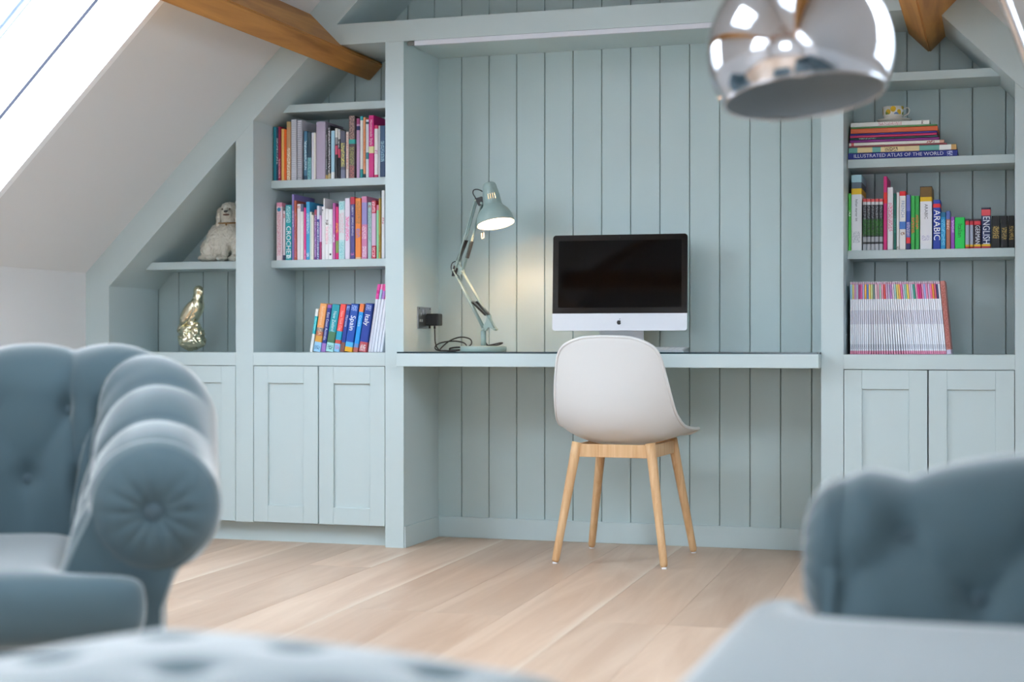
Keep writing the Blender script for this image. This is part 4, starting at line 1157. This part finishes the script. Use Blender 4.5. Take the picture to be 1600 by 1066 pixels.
for (x0, L, z0, th, col, bands, marks, text, lab) in STACK:
    # spine along +x, spine faces the room: book z -> world x, book x -> world -z
    make_book('book', lab, 'book', 'books lying flat on the right top shelf', (x0, 0.17, z0 + th / 2), (0, math.pi / 2, 0), th - 0.0003, L, 0.205, col, bands, marks,
              text, horizontal=True)

# magazines standing in the lower right bay
MAGTOP = ['9fd0e8', 'e8d890', 'd8a0d0', 'c8c8dc', 'b03a78', 'e860a8', 'b8b0d8', 'f0b040', '6a90d8', 'f0c860', 'd8e0a0', '708a84', 'f0d0d8', 'd8a0b0', 'b0d0c8',
          'f0a0b8', 'e05050', 'd8a8d0', 'c8b8d8', 'c080c0', 'e0c8dc', 'a8d0c8', 'f0e080', 'f0b060', 'e070a8', 'c0c8e0', '88c8b0', 'f0d060', 'e0b8d0', 'c8d0e0',
          '2a9a84', 'e8b0c8', 'e03088', 'c82878', 'f0a0c8', 'a0b0e0', 'e890b8', 'd8c0e0', 'f070a8', 'f09840', 'e06080', '403068', 'e8e8f0']
mm = bpy.data.materials.new('magazine_spine_print'); mm.use_nodes = True
nt = mm.node_tree; pb = nt.nodes['Principled BSDF']; pb.inputs['Roughness'].default_value = 0.35
tc = nt.nodes.new('ShaderNodeTexCoord'); sx = nt.nodes.new('ShaderNodeSeparateXYZ'); nt.links.new(tc.outputs['Object'], sx.inputs[0])
oi = nt.nodes.new('ShaderNodeObjectInfo')
rp = nt.nodes.new('ShaderNodeValToRGB'); rp.color_ramp.interpolation = 'CONSTANT'
mr = nt.nodes.new('ShaderNodeMath'); mr.operation = 'DIVIDE'; mr.inputs[1].default_value = 0.26
nt.links.new(sx.outputs['Z'], mr.inputs[0]); nt.links.new(mr.outputs[0], rp.inputs[0])
els = rp.color_ramp.elements
els[0].position = 0; els[0].color = hexc('e894b4'); els[1].position = 0.045; els[1].color = hexc('eef0f8')
for pos, hc in ((0.41, 'd9d9e6'), (0.60, 'eef0f8'), (0.955, 'c06a98'), (0.965, 'eef0f8'), (0.975, 'a05a80'), (0.982, 'f0e8f0')):
    e = els.new(pos); e.color = hexc(hc)
gtn = nt.nodes.new('ShaderNodeMath'); gtn.operation = 'GREATER_THAN'; gtn.inputs[1].default_value = 0.755
nt.links.new(mr.outputs[0], gtn.inputs[0])
ltn = nt.nodes.new('ShaderNodeMath'); ltn.operation = 'LESS_THAN'; ltn.inputs[1].default_value = 0.955
nt.links.new(mr.outputs[0], ltn.inputs[0])
mul = nt.nodes.new('ShaderNodeMath'); mul.operation = 'MULTIPLY'
nt.links.new(gtn.outputs[0], mul.inputs[0]); nt.links.new(ltn.outputs[0], mul.inputs[1])
mx = nt.nodes.new('ShaderNodeMix'); mx.data_type = 'RGBA'
nt.links.new(mul.outputs[0], mx.inputs[0]); nt.links.new(rp.outputs[0], mx.inputs[6]); nt.links.new(oi.outputs['Color'], mx.inputs[7])
# faint print near the foot and middle
nz = nt.nodes.new('ShaderNodeTexNoise'); nz.inputs['Scale'].default_value = 420; nt.links.new(tc.outputs['Object'], nz.inputs['Vector'])
g2 = nt.nodes.new('ShaderNodeMath'); g2.operation = 'GREATER_THAN'; g2.inputs[1].default_value = 0.56; nt.links.new(nz.outputs['Fac'], g2.inputs[0])
a1 = nt.nodes.new('ShaderNodeMath'); a1.operation = 'GREATER_THAN'; a1.inputs[1].default_value = 0.075; nt.links.new(mr.outputs[0], a1.inputs[0])
a2 = nt.nodes.new('ShaderNodeMath'); a2.operation = 'LESS_THAN'; a2.inputs[1].default_value = 0.135; nt.links.new(mr.outputs[0], a2.inputs[0])
b1 = nt.nodes.new('ShaderNodeMath'); b1.operation = 'MULTIPLY'; nt.links.new(a1.outputs[0], b1.inputs[0]); nt.links.new(a2.outputs[0], b1.inputs[1])
b2 = nt.nodes.new('ShaderNodeMath'); b2.operation = 'MULTIPLY'; nt.links.new(b1.outputs[0], b2.inputs[0]); nt.links.new(g2.outputs[0], b2.inputs[1])
mx2 = nt.nodes.new('ShaderNodeMix'); mx2.data_type = 'RGBA'
nt.links.new(b2.outputs[0], mx2.inputs[0]); nt.links.new(mx.outputs[2], mx2.inputs[6]); mx2.inputs[7].default_value = hexc('70708c')
nt.links.new(mx2.outputs[2], pb.inputs['Base Color'])
MW = 0.00695
mag_me = box_me('magazine', -MW / 2 + 0.0003, MW / 2 - 0.0003, 0, 0.17, 0, 0.258, 0.0008, 1)
mag_me.materials.append(mm)
x = -0.516
NM = len(MAGTOP)
TONE = {'9fd0e8': 'pale blue', 'e8d890': 'pale yellow'}
def tone(h):
    r, g, b = [int(h[i:i + 2], 16) for i in (0, 2, 4)]
    if max(r, g, b) - min(r, g, b) < 40: return 'pale grey' if r > 160 else 'grey'
    import colorsys
    hh, ss, vv = colorsys.rgb_to_hsv(r / 255, g / 255, b / 255); hh *= 360
    nm = 'red' if hh < 15 or hh >= 345 else 'orange' if hh < 38 else 'yellow' if hh < 70 else 'green' if hh < 165 else 'blue' if hh < 250 else 'purple' if hh < 300 else 'pink'
    return ('pale ' if ss < 0.3 else 'dark ' if vv < 0.5 else '') + nm
def lean_of(i):
    return math.radians(max(0.0, min(5.2, (i - 8) * 5.2 / 16)))
for i, hc in enumerate(MAGTOP):
    a = -lean_of(i)
    if i: x += MW / math.cos(a) + 0.0002 + 0.2581 * (math.tan(lean_of(i)) - math.tan(lean_of(i - 1)))
    R = Matrix.Rotation(a, 4, 'Y')
    o = bpy.data.objects.new('magazine', mag_me); COL.objects.link(o)
    off = R @ Vector((MW / 2, 0, 0))              # pivots on its lower left corner
    o.location = (x + off.x, 0.10 + (0.002 if i % 3 else -0.001), 0.7443 + off.z)
    o.rotation_euler = (0, a, 0)
    o.color = hexc(hc)
    tag(o, 'thin white-spined magazine with %s top band, %s from left in the lower right bay' % (tone(hc), ORD[i]), 'magazine', 'magazines standing in the lower right bay')
x += MW + 0.0008
a = -math.radians(5.2); ww = 0.017
R = Matrix.Rotation(a, 4, 'Y'); off = R @ Vector((ww / 2, 0, 0))
make_book('book', 'rust-patterned softback leaning against the right end of the magazines', 'book', None, (x + off.x, 0.10, 0.7444 + off.z), (0, a, 0), ww, 0.258, 0.17,
          'c07a72', [(0, .06, 'd8cce0')], [(.08, .95, 'a8584a')])

# ---------------------------------------------------------------- cup and saucer
CHINA = mat('white_china', 'e8e4da', 0.15)
m = bpy.data.materials.new('floral_china'); m.use_nodes = True
nt = m.node_tree; pb = nt.nodes['Principled BSDF']; pb.inputs['Roughness'].default_value = 0.15
tc = nt.nodes.new('ShaderNodeTexCoord'); vo = nt.nodes.new('ShaderNodeTexVoronoi'); vo.inputs['Scale'].default_value = 55
nt.links.new(tc.outputs['Object'], vo.inputs['Vector'])
rp = nt.nodes.new('ShaderNodeValToRGB'); rp.color_ramp.interpolation = 'CONSTANT'
els = rp.color_ramp.elements; els[0].position = 0; els[0].color = hexc('e0b838'); els[1].position = 0.25; els[1].color = hexc('ece8dc')
for pos, hc in ((0.42, 'c87a80'), (0.55, 'ece8dc'), (0.68, '7a9ac0'), (0.78, 'e8c850'), (0.9, '8aa050')):
    e = els.new(pos); e.color = hexc(hc)
sp = nt.nodes.new('ShaderNodeSeparateColor'); nt.links.new(vo.outputs['Color'], sp.inputs[0]); nt.links.new(sp.outputs[0], rp.inputs[0])
lt = nt.nodes.new('ShaderNodeMath'); lt.operation = 'LESS_THAN'; lt.inputs[1].default_value = 0.55; nt.links.new(vo.outputs['Distance'], lt.inputs[0])
szz = nt.nodes.new('ShaderNodeSeparateXYZ'); nt.links.new(tc.outputs['Object'], szz.inputs[0])
zg = nt.nodes.new('ShaderNodeMath'); zg.operation = 'GREATER_THAN'; zg.inputs[1].default_value = 0.026; nt.links.new(szz.outputs['Z'], zg.inputs[0])
ml = nt.nodes.new('ShaderNodeMath'); ml.operation = 'MULTIPLY'; nt.links.new(lt.outputs[0], ml.inputs[0]); nt.links.new(zg.outputs[0], ml.inputs[1])
mx = nt.nodes.new('ShaderNodeMix'); mx.data_type = 'RGBA'; nt.links.new(ml.outputs[0], mx.inputs[0]); mx.inputs[6].default_value = hexc('ece8de'); nt.links.new(rp.outputs[0], mx.inputs[7])
nt.links.new(mx.outputs[2], pb.inputs['Base Color'])
sau = link('saucer', lathe_me('saucer', [(0, 0), (0.028, 0), (0.030, 0.003), (0.050, 0.008), (0.062, 0.0135), (0.0625, 0.0145), (0.050, 0.0105), (0.030, 0.0055), (0, 0.005)], 40), CHINA, None, (-0.373, 0.245, 1.5793))
tag(sau, 'white china saucer on top of the flat book stack', 'saucer')
cup = empty('teacup', (-0.376, 0.245, 1.5846), 'floral china teacup on the saucer above the stacked books', 'cup')
link('bowl', lathe_me('bowl', [(0, 0.004), (0.018, 0.004), (0.019, 0), (0.021, 0), (0.022, 0.006), (0.031, 0.014), (0.036, 0.026), (0.0375, 0.056), (0.0362, 0.056), (0.0345, 0.027), (0.029, 0.016), (0, 0.008)], 40), m, cup)
link('handle', tube_me('handle', catmull([(0.036, 0, 0.047), (0.050, 0, 0.052), (0.057, 0, 0.043), (0.052, 0, 0.030), (0.036, 0, 0.020)], 6), 0.0024, 8), CHINA, cup)

# ---------------------------------------------------------------- figurines
GOLD = mat('gold_lustre', (0.83, 0.78, 0.56, 1), 0.12, 1.0, bump=(70, 0.25))
bird = empty('bird_figurine', (-3.196, 0.20, 0.7482), 'shiny gold bird of prey figurine perched on a rock', 'figurine')
blob('rock', [((0, 0, 0.044), (0.056, 0.046, 0.034)), ((-0.008, 0, 0.05), (0.052, 0.046, 0.045)), ((-0.022, 0, 0.085), (0.038, 0.038, 0.03)), ((0.018, -0.004, 0.075), (0.034, 0.036, 0.032)), ((-0.002, 0, 0.098), (0.042, 0.034, 0.016))],
     GOLD, bird, voxel=0.004, disp=(0.014, 0.020), smooth_it=1)
body = blob('bird_body', [((-0.002, 0, 0.155), (0.036, 0.034, 0.062), (0, math.radians(28), 0)), ((0.020, -0.002, 0.185), (0.032, 0.032, 0.046), (0, math.radians(10), 0)),
                   ((0.027, -0.002, 0.225), (0.023, 0.023, 0.030)), ((0.031, -0.005, 0.253), (0.0215, 0.022, 0.0215)), ((0.049, -0.014, 0.246), (0.008, 0.007, 0.011)),
                   ((-0.040, 0.0, 0.112), (0.015, 0.020, 0.045), (0, math.radians(34), 0)), ((0.004, -0.008, 0.112), (0.018, 0.02, 0.024)), ((0.030, -0.014, 0.108), (0.014, 0.016, 0.016))],
     GOLD, bird, voxel=0.0035, smooth_it=3)
wg = mat('gold_wing', (0.76, 0.70, 0.52, 1), 0.2, 1.0, bump=(40, 0.3))
blob('wing', [((-0.010, -0.027, 0.160), (0.024, 0.014, 0.058), (0, math.radians(30), 0)), ((-0.038, -0.018, 0.116), (0.011, 0.010, 0.042), (0, math.radians(34), 0))], wg, body, voxel=0.003, smooth_it=2)
blob('wing', [((-0.010, 0.027, 0.160), (0.024, 0.014, 0.058), (0, math.radians(30), 0)), ((-0.038, 0.018, 0.116), (0.011, 0.010, 0.042), (0, math.radians(34), 0))], wg, body, voxel=0.003, smooth_it=2)
for s in (-1, 1):
    link('eye', lathe_me('eye', [(0, -0.003), (0.003, 0), (0, 0.003)], 10), BLACK, body, (0.041, -0.012 + s * 0.012, 0.259))

FUR = mat('cream_glazed_china', 'd9d5c8', 0.25, bump=(130, 0.5), var=(30, 0.06))
dog = empty('dog_figurine', (-3.075, 0.25, 1.1225), 'white china spaniel figurine sitting on the eaves cubby shelf', 'figurine')
db = blob('dog_body', [((-0.010, 0, 0.085), (0.072, 0.055, 0.085), (0, math.radians(24), 0)), ((-0.052, -0.010, 0.050), (0.048, 0.052, 0.052)), ((0.030, -0.014, 0.120), (0.046, 0.046, 0.062)),
                  ((0.020, -0.036, 0.060), (0.019, 0.019, 0.064)), ((0.068, -0.034, 0.060), (0.019, 0.019, 0.064)), ((0.016, -0.052, 0.010), (0.024, 0.024, 0.012)), ((0.070, -0.052, 0.010), (0.024, 0.024, 0.012)),
                  ((-0.060, -0.030, 0.014), (0.044, 0.036, 0.016)), ((0.034, -0.020, 0.195), (0.042, 0.042, 0.044)), ((0.036, -0.026, 0.222), (0.032, 0.032, 0.022)), ((0.044, -0.056, 0.194), (0.020, 0.020, 0.017)),
                  ((-0.092, 0.01, 0.03), (0.018, 0.026, 0.032))],
     FUR, dog, voxel=0.004, disp=(0.009, 0.010), smooth_it=3)
for s in (-1, 1):
    blob('ear', [((0.034 + s * 0.042, -0.020, 0.185), (0.014, 0.026, 0.040)), ((0.034 + s * 0.045, -0.022, 0.160), (0.013, 0.022, 0.026))], FUR, db, voxel=0.0035, disp=(0.009, 0.010), smooth_it=2)
    link('eye', lathe_me('eye', [(0, -0.0042), (0.0042, 0), (0, 0.0042)], 12), mat('eye_brown', '5a3a20', 0.2), db, (0.038 + s * 0.017, -0.0605, 0.212))
NOSE = mat('painted_black_muzzle', '2a2220', 0.25)
blob('nose', [((0.044, -0.073, 0.201), (0.009, 0.007, 0.006))], NOSE, db, voxel=0.0025, smooth_it=1)
blob('mouth', [((0.044, -0.070, 0.188), (0.015, 0.008, 0.0045))], mat('painted_mouth', '5a3426', 0.3), db, voxel=0.002, smooth_it=1)
link('collar', tube_me('collar', catmull([(0.034 + 0.0465 * math.cos(a * math.pi / 6), -0.017 + 0.0465 * math.sin(a * math.pi / 6), 0.158 + 0.004 * math.sin(a * math.pi / 6)) for a in range(12)], 3, True), 0.0028, 6, closed=True), mat('gilt_chain', '9a7440', 0.35, 0.6), db)
link('locket', lathe_me('locket', [(0, -0.005), (0.005, 0), (0, 0.005)], 12), MATS['gilt_chain'], db, (0.042, -0.066, 0.148))

# ---------------------------------------------------------------- button-back sofas
def sofa(name, label, loc, rz, a, f, yb=0.30, cat='sofa', seat=0.418, over=0.105, wo_=0.03):
    """a: half distance between the arm rolls, f: arm front, yb: back roll line. Faces local -y"""
    r = empty(name, loc, label, cat, rz=rz)
    RC = 0.20
    # plan path of the roll line: left arm front -> back -> right arm front
    path = []
    def seg_line(p, q):
        n = max(2, int((Vector(q) - Vector(p)).length / 0.012))
        for k in range(n): path.append(Vector(p).lerp(Vector(q), k / n))
    seg_line((-a, -f), (-a, yb - RC))
    n = 26
    for k in range(n):
        t = math.pi - (math.pi / 2) * k / n
        path.append(Vector((-a + RC + RC * math.cos(t), yb - RC + RC * math.sin(t))))
    seg_line((-a + RC, yb), (a - RC, yb))
    for k in range(n):
        t = math.pi / 2 - (math.pi / 2) * k / n
        path.append(Vector((a - RC + RC * math.cos(t), yb - RC + RC * math.sin(t))))
    seg_line((a, yb - RC), (a, -f)); path.append(Vector((a, -f)))
    S = [0.0]
    for p, q in zip(path, path[1:]): S.append(S[-1] + (q - p).length)
    tot = S[-1]
    armlen = f + yb + 0.02
    def height(s):
        t = min(s, tot - s) / armlen
        t = max(0, min(1, t)); t = (t * t * (3 - 2 * t)) ** 1.3
        return 0.597 + 0.172 * t
    SP = tot / round(tot / 0.185)
    Z0 = 0.40
    RR = 0.112
    def profile(H):
        """list of (o, z, w): outward offset, height, tuft coordinate (None on the outside)"""
        pr = []
        zc = H - RR
        for k in range(26):
            t = k / 25
            z = 0.33 + (zc - 0.33) * t
            pr.append((-0.172 + (0.172 - RR) * (t ** 1.3), z, (z - Z0) / (H - Z0)))
        wtop = (zc - Z0) / (H - Z0)
        for k in range(1, 33):
            t = math.pi - (math.pi * 1.38) * k / 32
            pr.append((RR * math.cos(t), zc + RR * math.sin(t), wtop + k / 32 * (math.pi * 1.38 * RR) / (H - Z0)))
        o_end, z_end = pr[-1][0], pr[-1][1]
        for k in range(1, 9):
            pr.append((o_end + (0.016 - o_end) * min(1, k / 2), z_end + (0.075 - z_end) * k / 8, None))
        return pr
    W1, W2 = 0.66, 0.27
    def puff(s, w, H):
        aa = s / SP - 0.5
        b = (w - W1) / (2 * (W1 - W2))
        if w > W1:
            v = abs(math.sin(math.pi * aa)) ** 0.5
            lim = (H - RR - Z0 + 1.2 * RR * math.pi / 2) / (H - Z0)
            fade = max(0.0, 1 - max(0, w - lim) * (H - Z0) / 0.07)
            v = v * fade + (1 - fade) * 0.75
        elif w > W2:
            v = (abs(math.sin(math.pi * (aa + b))) * abs(math.sin(math.pi * (aa - b)))) ** 0.25
        else:
            v = abs(math.cos(math.pi * aa)) ** 0.5
            k = max(0, min(1, (w + 0.05) / 0.25)); v = v * k + 0.6 * (1 - k)
        hgt = 0.021 * v
        for wr, sh in ((W1, 0.0), (W2, 0.5)):
            ds = (aa - sh - round(aa - sh)) * SP
            dz = (w - wr) * (H - Z0)
            hgt -= 0.020 * math.exp(-(ds * ds + dz * dz) / 0.0007)
        return hgt
    bm = bmesh.new()
    rows = []
    btn = []
    for i, p in enumerate(path):
        t = (path[min(i + 1, len(path) - 1)] - path[max(i - 1, 0)]).normalized()
        nrm = Vector((-t.y, t.x))             # outward
        H = height(S[i])
        pr = profile(H)
        rw = []
        for j, (o, z, w) in enumerate(pr):
            h = puff(S[i], w, H) if w is not None else 0.0
            e = min(S[i], tot - S[i])
            h *= min(1.0, e / 0.04 + 0.15)
            if w is not None:
                a0 = pr[max(0, j - 1)]; a1 = pr[min(len(pr) - 1, j + 1)]
                dx, dz = a1[0] - a0[0], a1[1] - a0[1]
                L = math.hypot(dx, dz) or 1
                no, nz = -dz / L, dx / L      # points towards the sitter and up
                o2, z2 = o + no * (h - 0.008), z + nz * (h - 0.008)
            else:
                o2, z2 = o, z
            q = p + nrm * o2
            rw.append(bm.verts.new((q.x, q.y, z2)))
        rows.append(rw)
    for A, B in zip(rows, rows[1:]):
        for j in range(len(A) - 1):
            bm.faces.new([A[j], B[j], B[j + 1], A[j + 1]])
    link('tufted_back_and_arms', finish(bm, 'tufted_back_and_arms', True), FABRIC, r)
    # buttons
    bme = lathe_me('button', [(0, -0.005), (0.008, -0.003), (0.0115, 0.0), (0.008, 0.004), (0, 0.006)], 14)
    bme.materials.append(FABRIC_BTN)
    def at(s):
        for i in range(len(S) - 1):
            if S[i] <= s <= S[i + 1]:
                k = (s - S[i]) / (S[i + 1] - S[i]); p = path[i].lerp(path[i + 1], k); t = (path[i + 1] - path[i]).normalized()
                return p, Vector((-t.y, t.x))
        return path[-1], Vector((1, 0))
    for wr, sh in ((W1, 0.5), (W2, 1.0)):
        k = 0
        while (k + sh) * SP < tot - 0.03:
            s = (k + sh) * SP; k += 1
            if s < 0.03: continue
            H = height(s); prf = profile(H); j = [n_ for n_, q in enumerate(prf) if q[2] is not None and q[2] >= wr][0]
            pr = prf[j]; dx, dz = prf[j + 1][0] - prf[j - 1][0], prf[j + 1][1] - prf[j - 1][1]
            L = math.hypot(dx, dz); no, nz = -dz / L, dx / L
            p, nrm = at(s)
            q = p + nrm * (pr[0] - no * 0.0185)
            b = bpy.data.objects.new('button', bme); COL.objects.link(b); b.parent = r
            b.location = (q.x, q.y, pr[1] - nz * 0.0185); b.rotation_euler = Vector((nrm.x * no, nrm.y * no, nz)).to_track_quat('Z', 'Y').to_euler()
    # arm fronts with pleated scroll
    H = height(0)
    pr = profile(H)
    for sgn in (-1, 1):
        cx = sgn * a
        bm = bmesh.new()
        prof2 = [(o, z) for o, z, w in pr] + [(-0.172, 0.075)]
        yf = -f
        rim = [bm.verts.new((cx + sgn * o, yf + 0.002, z)) for o, z in prof2]
        ctr = (cx + sgn * -0.05, 0.36)
        mid = [bm.verts.new((ctr[0] + (cx + sgn * o - ctr[0]) * 0.93, yf - 0.016, ctr[1] + (z - ctr[1]) * 0.95)) for o, z in prof2]
        nn = len(rim)
        for k in range(nn):
            bm.faces.new([rim[k], rim[(k + 1) % nn], mid[(k + 1) % nn], mid[k]])
        bm.faces.new(mid)
        link('arm_front', finish(bm, 'arm_front'), FABRIC, r)
        bm = bmesh.new()
        nr, na = 10, 96
        c0 = bm.verts.new((cx, yf - 0.020, H - RR))
        prev = None
        for i in range(1, nr + 1):
            rad = 0.108 * i / nr; t = i / nr
            ring = []
            for k in range(na):
                an = 2 * math.pi * k / na
                pl = abs(math.sin(an * 7)) ** 0.6
                dome = 0.034 * math.sin(math.pi * min(1, 0.12 + 0.88 * t)) ** 0.7 if t < 1 else 0.0
                ring.append(bm.verts.new((cx + rad * math.cos(an), yf - 0.012 - dome - 0.0045 * pl * math.sin(math.pi * t), H - RR + rad * math.sin(an))))
            for k in range(na):
                if prev is None:
                    bm.faces.new([c0, ring[k], ring[(k + 1) % na]])
                else:
                    bm.faces.new([prev[k], prev[(k + 1) % na], ring[(k + 1) % na], ring[k]])
            prev = ring
        sc = link('scroll', finish(bm, 'scroll', True), FABRIC, r)
        link('scroll_button', lathe_me('scroll_button', [(0, -0.012), (0.016, -0.009), (0.0195, 0.0), (0.014, 0.006), (0, 0.009)], 18), FABRIC_BTN, sc, (cx, yf - 0.037, H - RR), (math.pi / 2, 0, 0))
    # base, apron, cushion, feet
    link('base', box_me('base', -a + 0.155, a - 0.155, -f - 0.075, yb - 0.10, 0.075, 0.275, 0.012), FABRIC, r)
    wi, wo = a - 0.150, a + wo_
    rc = 0.07
    ca = [(-wo + rc - rc * math.cos(k * math.pi / 8), -f - over + rc - rc * math.sin(k * math.pi / 8)) for k in range(5)]
    out = [(-wi, yb - 0.13), (-wi, -f - 0.022), (-wo, -f - 0.022)] + ca + [(-x, y) for x, y in reversed(ca)] + [(wo, -f - 0.022), (wi, -f - 0.022), (wi, yb - 0.13)]
    NO = len(out)
    bm = bmesh.new()
    lo = [bm.verts.new((x, y, 0.255)) for x, y in out]; hi = [bm.verts.new((x, y, seat)) for x, y in out]
    bm.faces.new(lo[::-1]); bm.faces.new(hi)
    for k in range(NO): bm.faces.new([lo[k], lo[(k + 1) % NO], hi[(k + 1) % NO], hi[k]])
    cu = link('seat_cushion', finish(bm, 'seat_cushion', True), FABRIC, r)
    rm = cu.modifiers.new('stuffing', 'REMESH'); rm.mode = 'VOXEL'; rm.voxel_size = 0.015; rm.use_smooth_shade = True
    sm2 = cu.modifiers.new('plump', 'SMOOTH'); sm2.factor = 0.5; sm2.iterations = 110
    for x in (-a + 0.02, a - 0.02):
        for y in (-f + 0.05, yb - 0.03):
            link('foot', lathe_me('foot', [(0, 0), (0.018, 0), (0.026, 0.035), (0.030, 0.076), (0, 0.076)], 20), mat('dark_wood_foot', '3a281c', 0.4), r, (x, y, 0))
    return r
sofa('button_back_armchair', 'blue-grey button-back armchair with rolled pleated arm at the left', (-1.952, -2.945, 0), math.radians(29), 0.36, 0.40, cat='armchair', seat=0.392, over=0.135, wo_=0.005)
sofa('button_back_sofa', 'blue-grey button-back sofa at the right with its tufted arm facing the room', (0.208, -4.226, 0), math.radians(-90), 0.85, 0.42, seat=0.438, over=0.135)

# ottoman
ott = empty('ottoman', (-0.748, -4.262, 0), 'blue-grey buttoned ottoman in the foreground', 'ottoman', rz=math.radians(-14))
def pillow_block(name, w, d, z0, z1, r, buttons, m, parent, n=64):
    bm = bmesh.new()
    bmesh.ops.create_cube(bm, size=2.0)
    bmesh.ops.subdivide_edges(bm, edges=bm.edges[:], cuts=40, use_grid_fill=True)
    h = z1 - z0
    hx, hy, hz = w / 2, d / 2, h / 2
    for v in bm.verts:
        p = Vector((v.co.x * hx, v.co.y * hy, v.co.z * hz))
        c = Vector((max(-hx + r, min(hx - r, p.x)), max(-hy + r, min(hy - r, p.y)), max(-hz + r, min(hz - r, p.z))))
        dlt = p - c
        if dlt.length > 1e-6:
            # cube corner compensation: move onto the rounded surface
            p = c + dlt.normalized() * r
        if p.z > 0:
            k = p.z / hz
            crown = 0.03 * (1 - (p.x / hx) ** 2) * (1 - (p.y / hy) ** 2) * k
            dip = 0
            for bx, by in buttons:
                q = (p.x - bx) ** 2 + (p.y - by) ** 2
                dip += 0.018 * math.exp(-q / 0.0005) + 0.003 * math.exp(-q / 0.003)
            p.z += crown - dip * k
        v.co = (p.x, p.y, p.z + z0 + hz)
    return link(name, finish(bm, name, True), m, parent)
BT = [(-0.18 + 0.18 * i, -0.17 + 0.17 * j) for i in range(3) for j in range(3)]
pillow_block('cushion_top', 0.66, 0.62, 0.16, 0.443, 0.085, BT, FABRIC, ott)
for bx, by in BT:
    b = link('button', lathe_me('button', [(0, -0.005), (0.008, -0.003), (0.0115, 0.0), (0.008, 0.004), (0, 0.006)], 14), FABRIC_BTN, ott, (bx, by, 0.443 + 0.03 * (1 - (bx / 0.33) ** 2) * (1 - (by / 0.31) ** 2) - 0.021))
for sx_ in (-1, 1):
    for sy_ in (-1, 1):
        link('foot', lathe_me('foot', [(0, 0), (0.018, 0), (0.024, 0.06), (0.030, 0.165), (0, 0.165)], 20), MATS['dark_wood_foot'], ott, (sx_ * 0.24, sy_ * 0.22, 0))

# ---------------------------------------------------------------- arc floor lamp
DH = Vector((0.4, 0.9165, 0)).normalized()
D0 = Vector((-0.334, -2.855, 0))
arc = empty('arc_floor_lamp', (D0 + DH * 1.45), 'chrome arc floor lamp with a ball shade hanging at upper right', 'lamp')
def AP(h, z): return D0 + DH * h + Vector((0, 0, z)) - arc.location
arcp = [(0.0, 1.47), (0.02, 1.57), (0.10, 1.68), (0.28, 1.755), (0.5, 1.74), (0.7, 1.64), (0.895, 1.478), (1.1, 1.26), (1.3, 0.93), (1.42, 0.5), (1.45, 0.06)]
link('arc_stem', tube_me('arc_stem', catmull([AP(h, z) for h, z in arcp], 10), 0.0115, 16), CHROME, arc)
link('base', lathe_me('base', [(0, 0), (0.15, 0), (0.155, 0.004), (0.155, 0.055), (0.15, 0.06), (0, 0.062)], 48), mat('white_marble', 'e8e6e2', 0.2, var=(8, 0.08)), arc)
sh = empty('ball_shade', D0 + Vector((0, 0, 1.286)) - arc.location); sh.parent = arc
right = Vector((math.cos(YAW), math.sin(YAW), 0)); fwd = Vector((-math.sin(YAW), math.cos(YAW), 0))
sh.rotation_euler = (Matrix.Rotation(math.radians(4.6), 3, -fwd) @ Matrix.Rotation(math.radians(-8), 3, right)).to_euler()
RB = 0.160
a_end = math.acos(-0.079 / RB)
outer = [(RB * math.sin(a_end * k / 40), RB * math.cos(a_end * k / 40)) for k in range(41)]
link('dome', lathe_me('dome', outer[::-1], 72), CHROME, sh)
inner = [((RB - 0.004) * math.sin(a_end * k / 40), (RB - 0.004) * math.cos(a_end * k / 40) + (0.0)) for k in range(41)]
link('dome_lining', lathe_me('dome_lining', inner, 72), mat('shade_lining', 'b9c3c9', 0.55), sh)
link('rim', tube_me('rim', [(0.1375 * math.cos(k * math.pi / 36), 0.1375 * math.sin(k * math.pi / 36), -0.0785) for k in range(72)], 0.0025, 8, closed=True), CHROME, sh)
link('lamp_holder', tube_me('lamp_holder', [(0, 0, 0.155), (0, 0, 0.05)], 0.022, 18), mat('holder_white', 'd8d8d4', 0.4), sh)
link('bulb', lathe_me('bulb', [(0, -0.045), (0.02, -0.038), (0.03, -0.018), (0.03, 0.0), (0.02, 0.03), (0.014, 0.05), (0, 0.052)], 24), mat('frosted_bulb', 'c8ccd0', 0.3), sh)
link('cap', tube_me('cap', [(0, 0, 0.157), (0, 0, 0.19)], 0.02, 18), CHROME, sh)
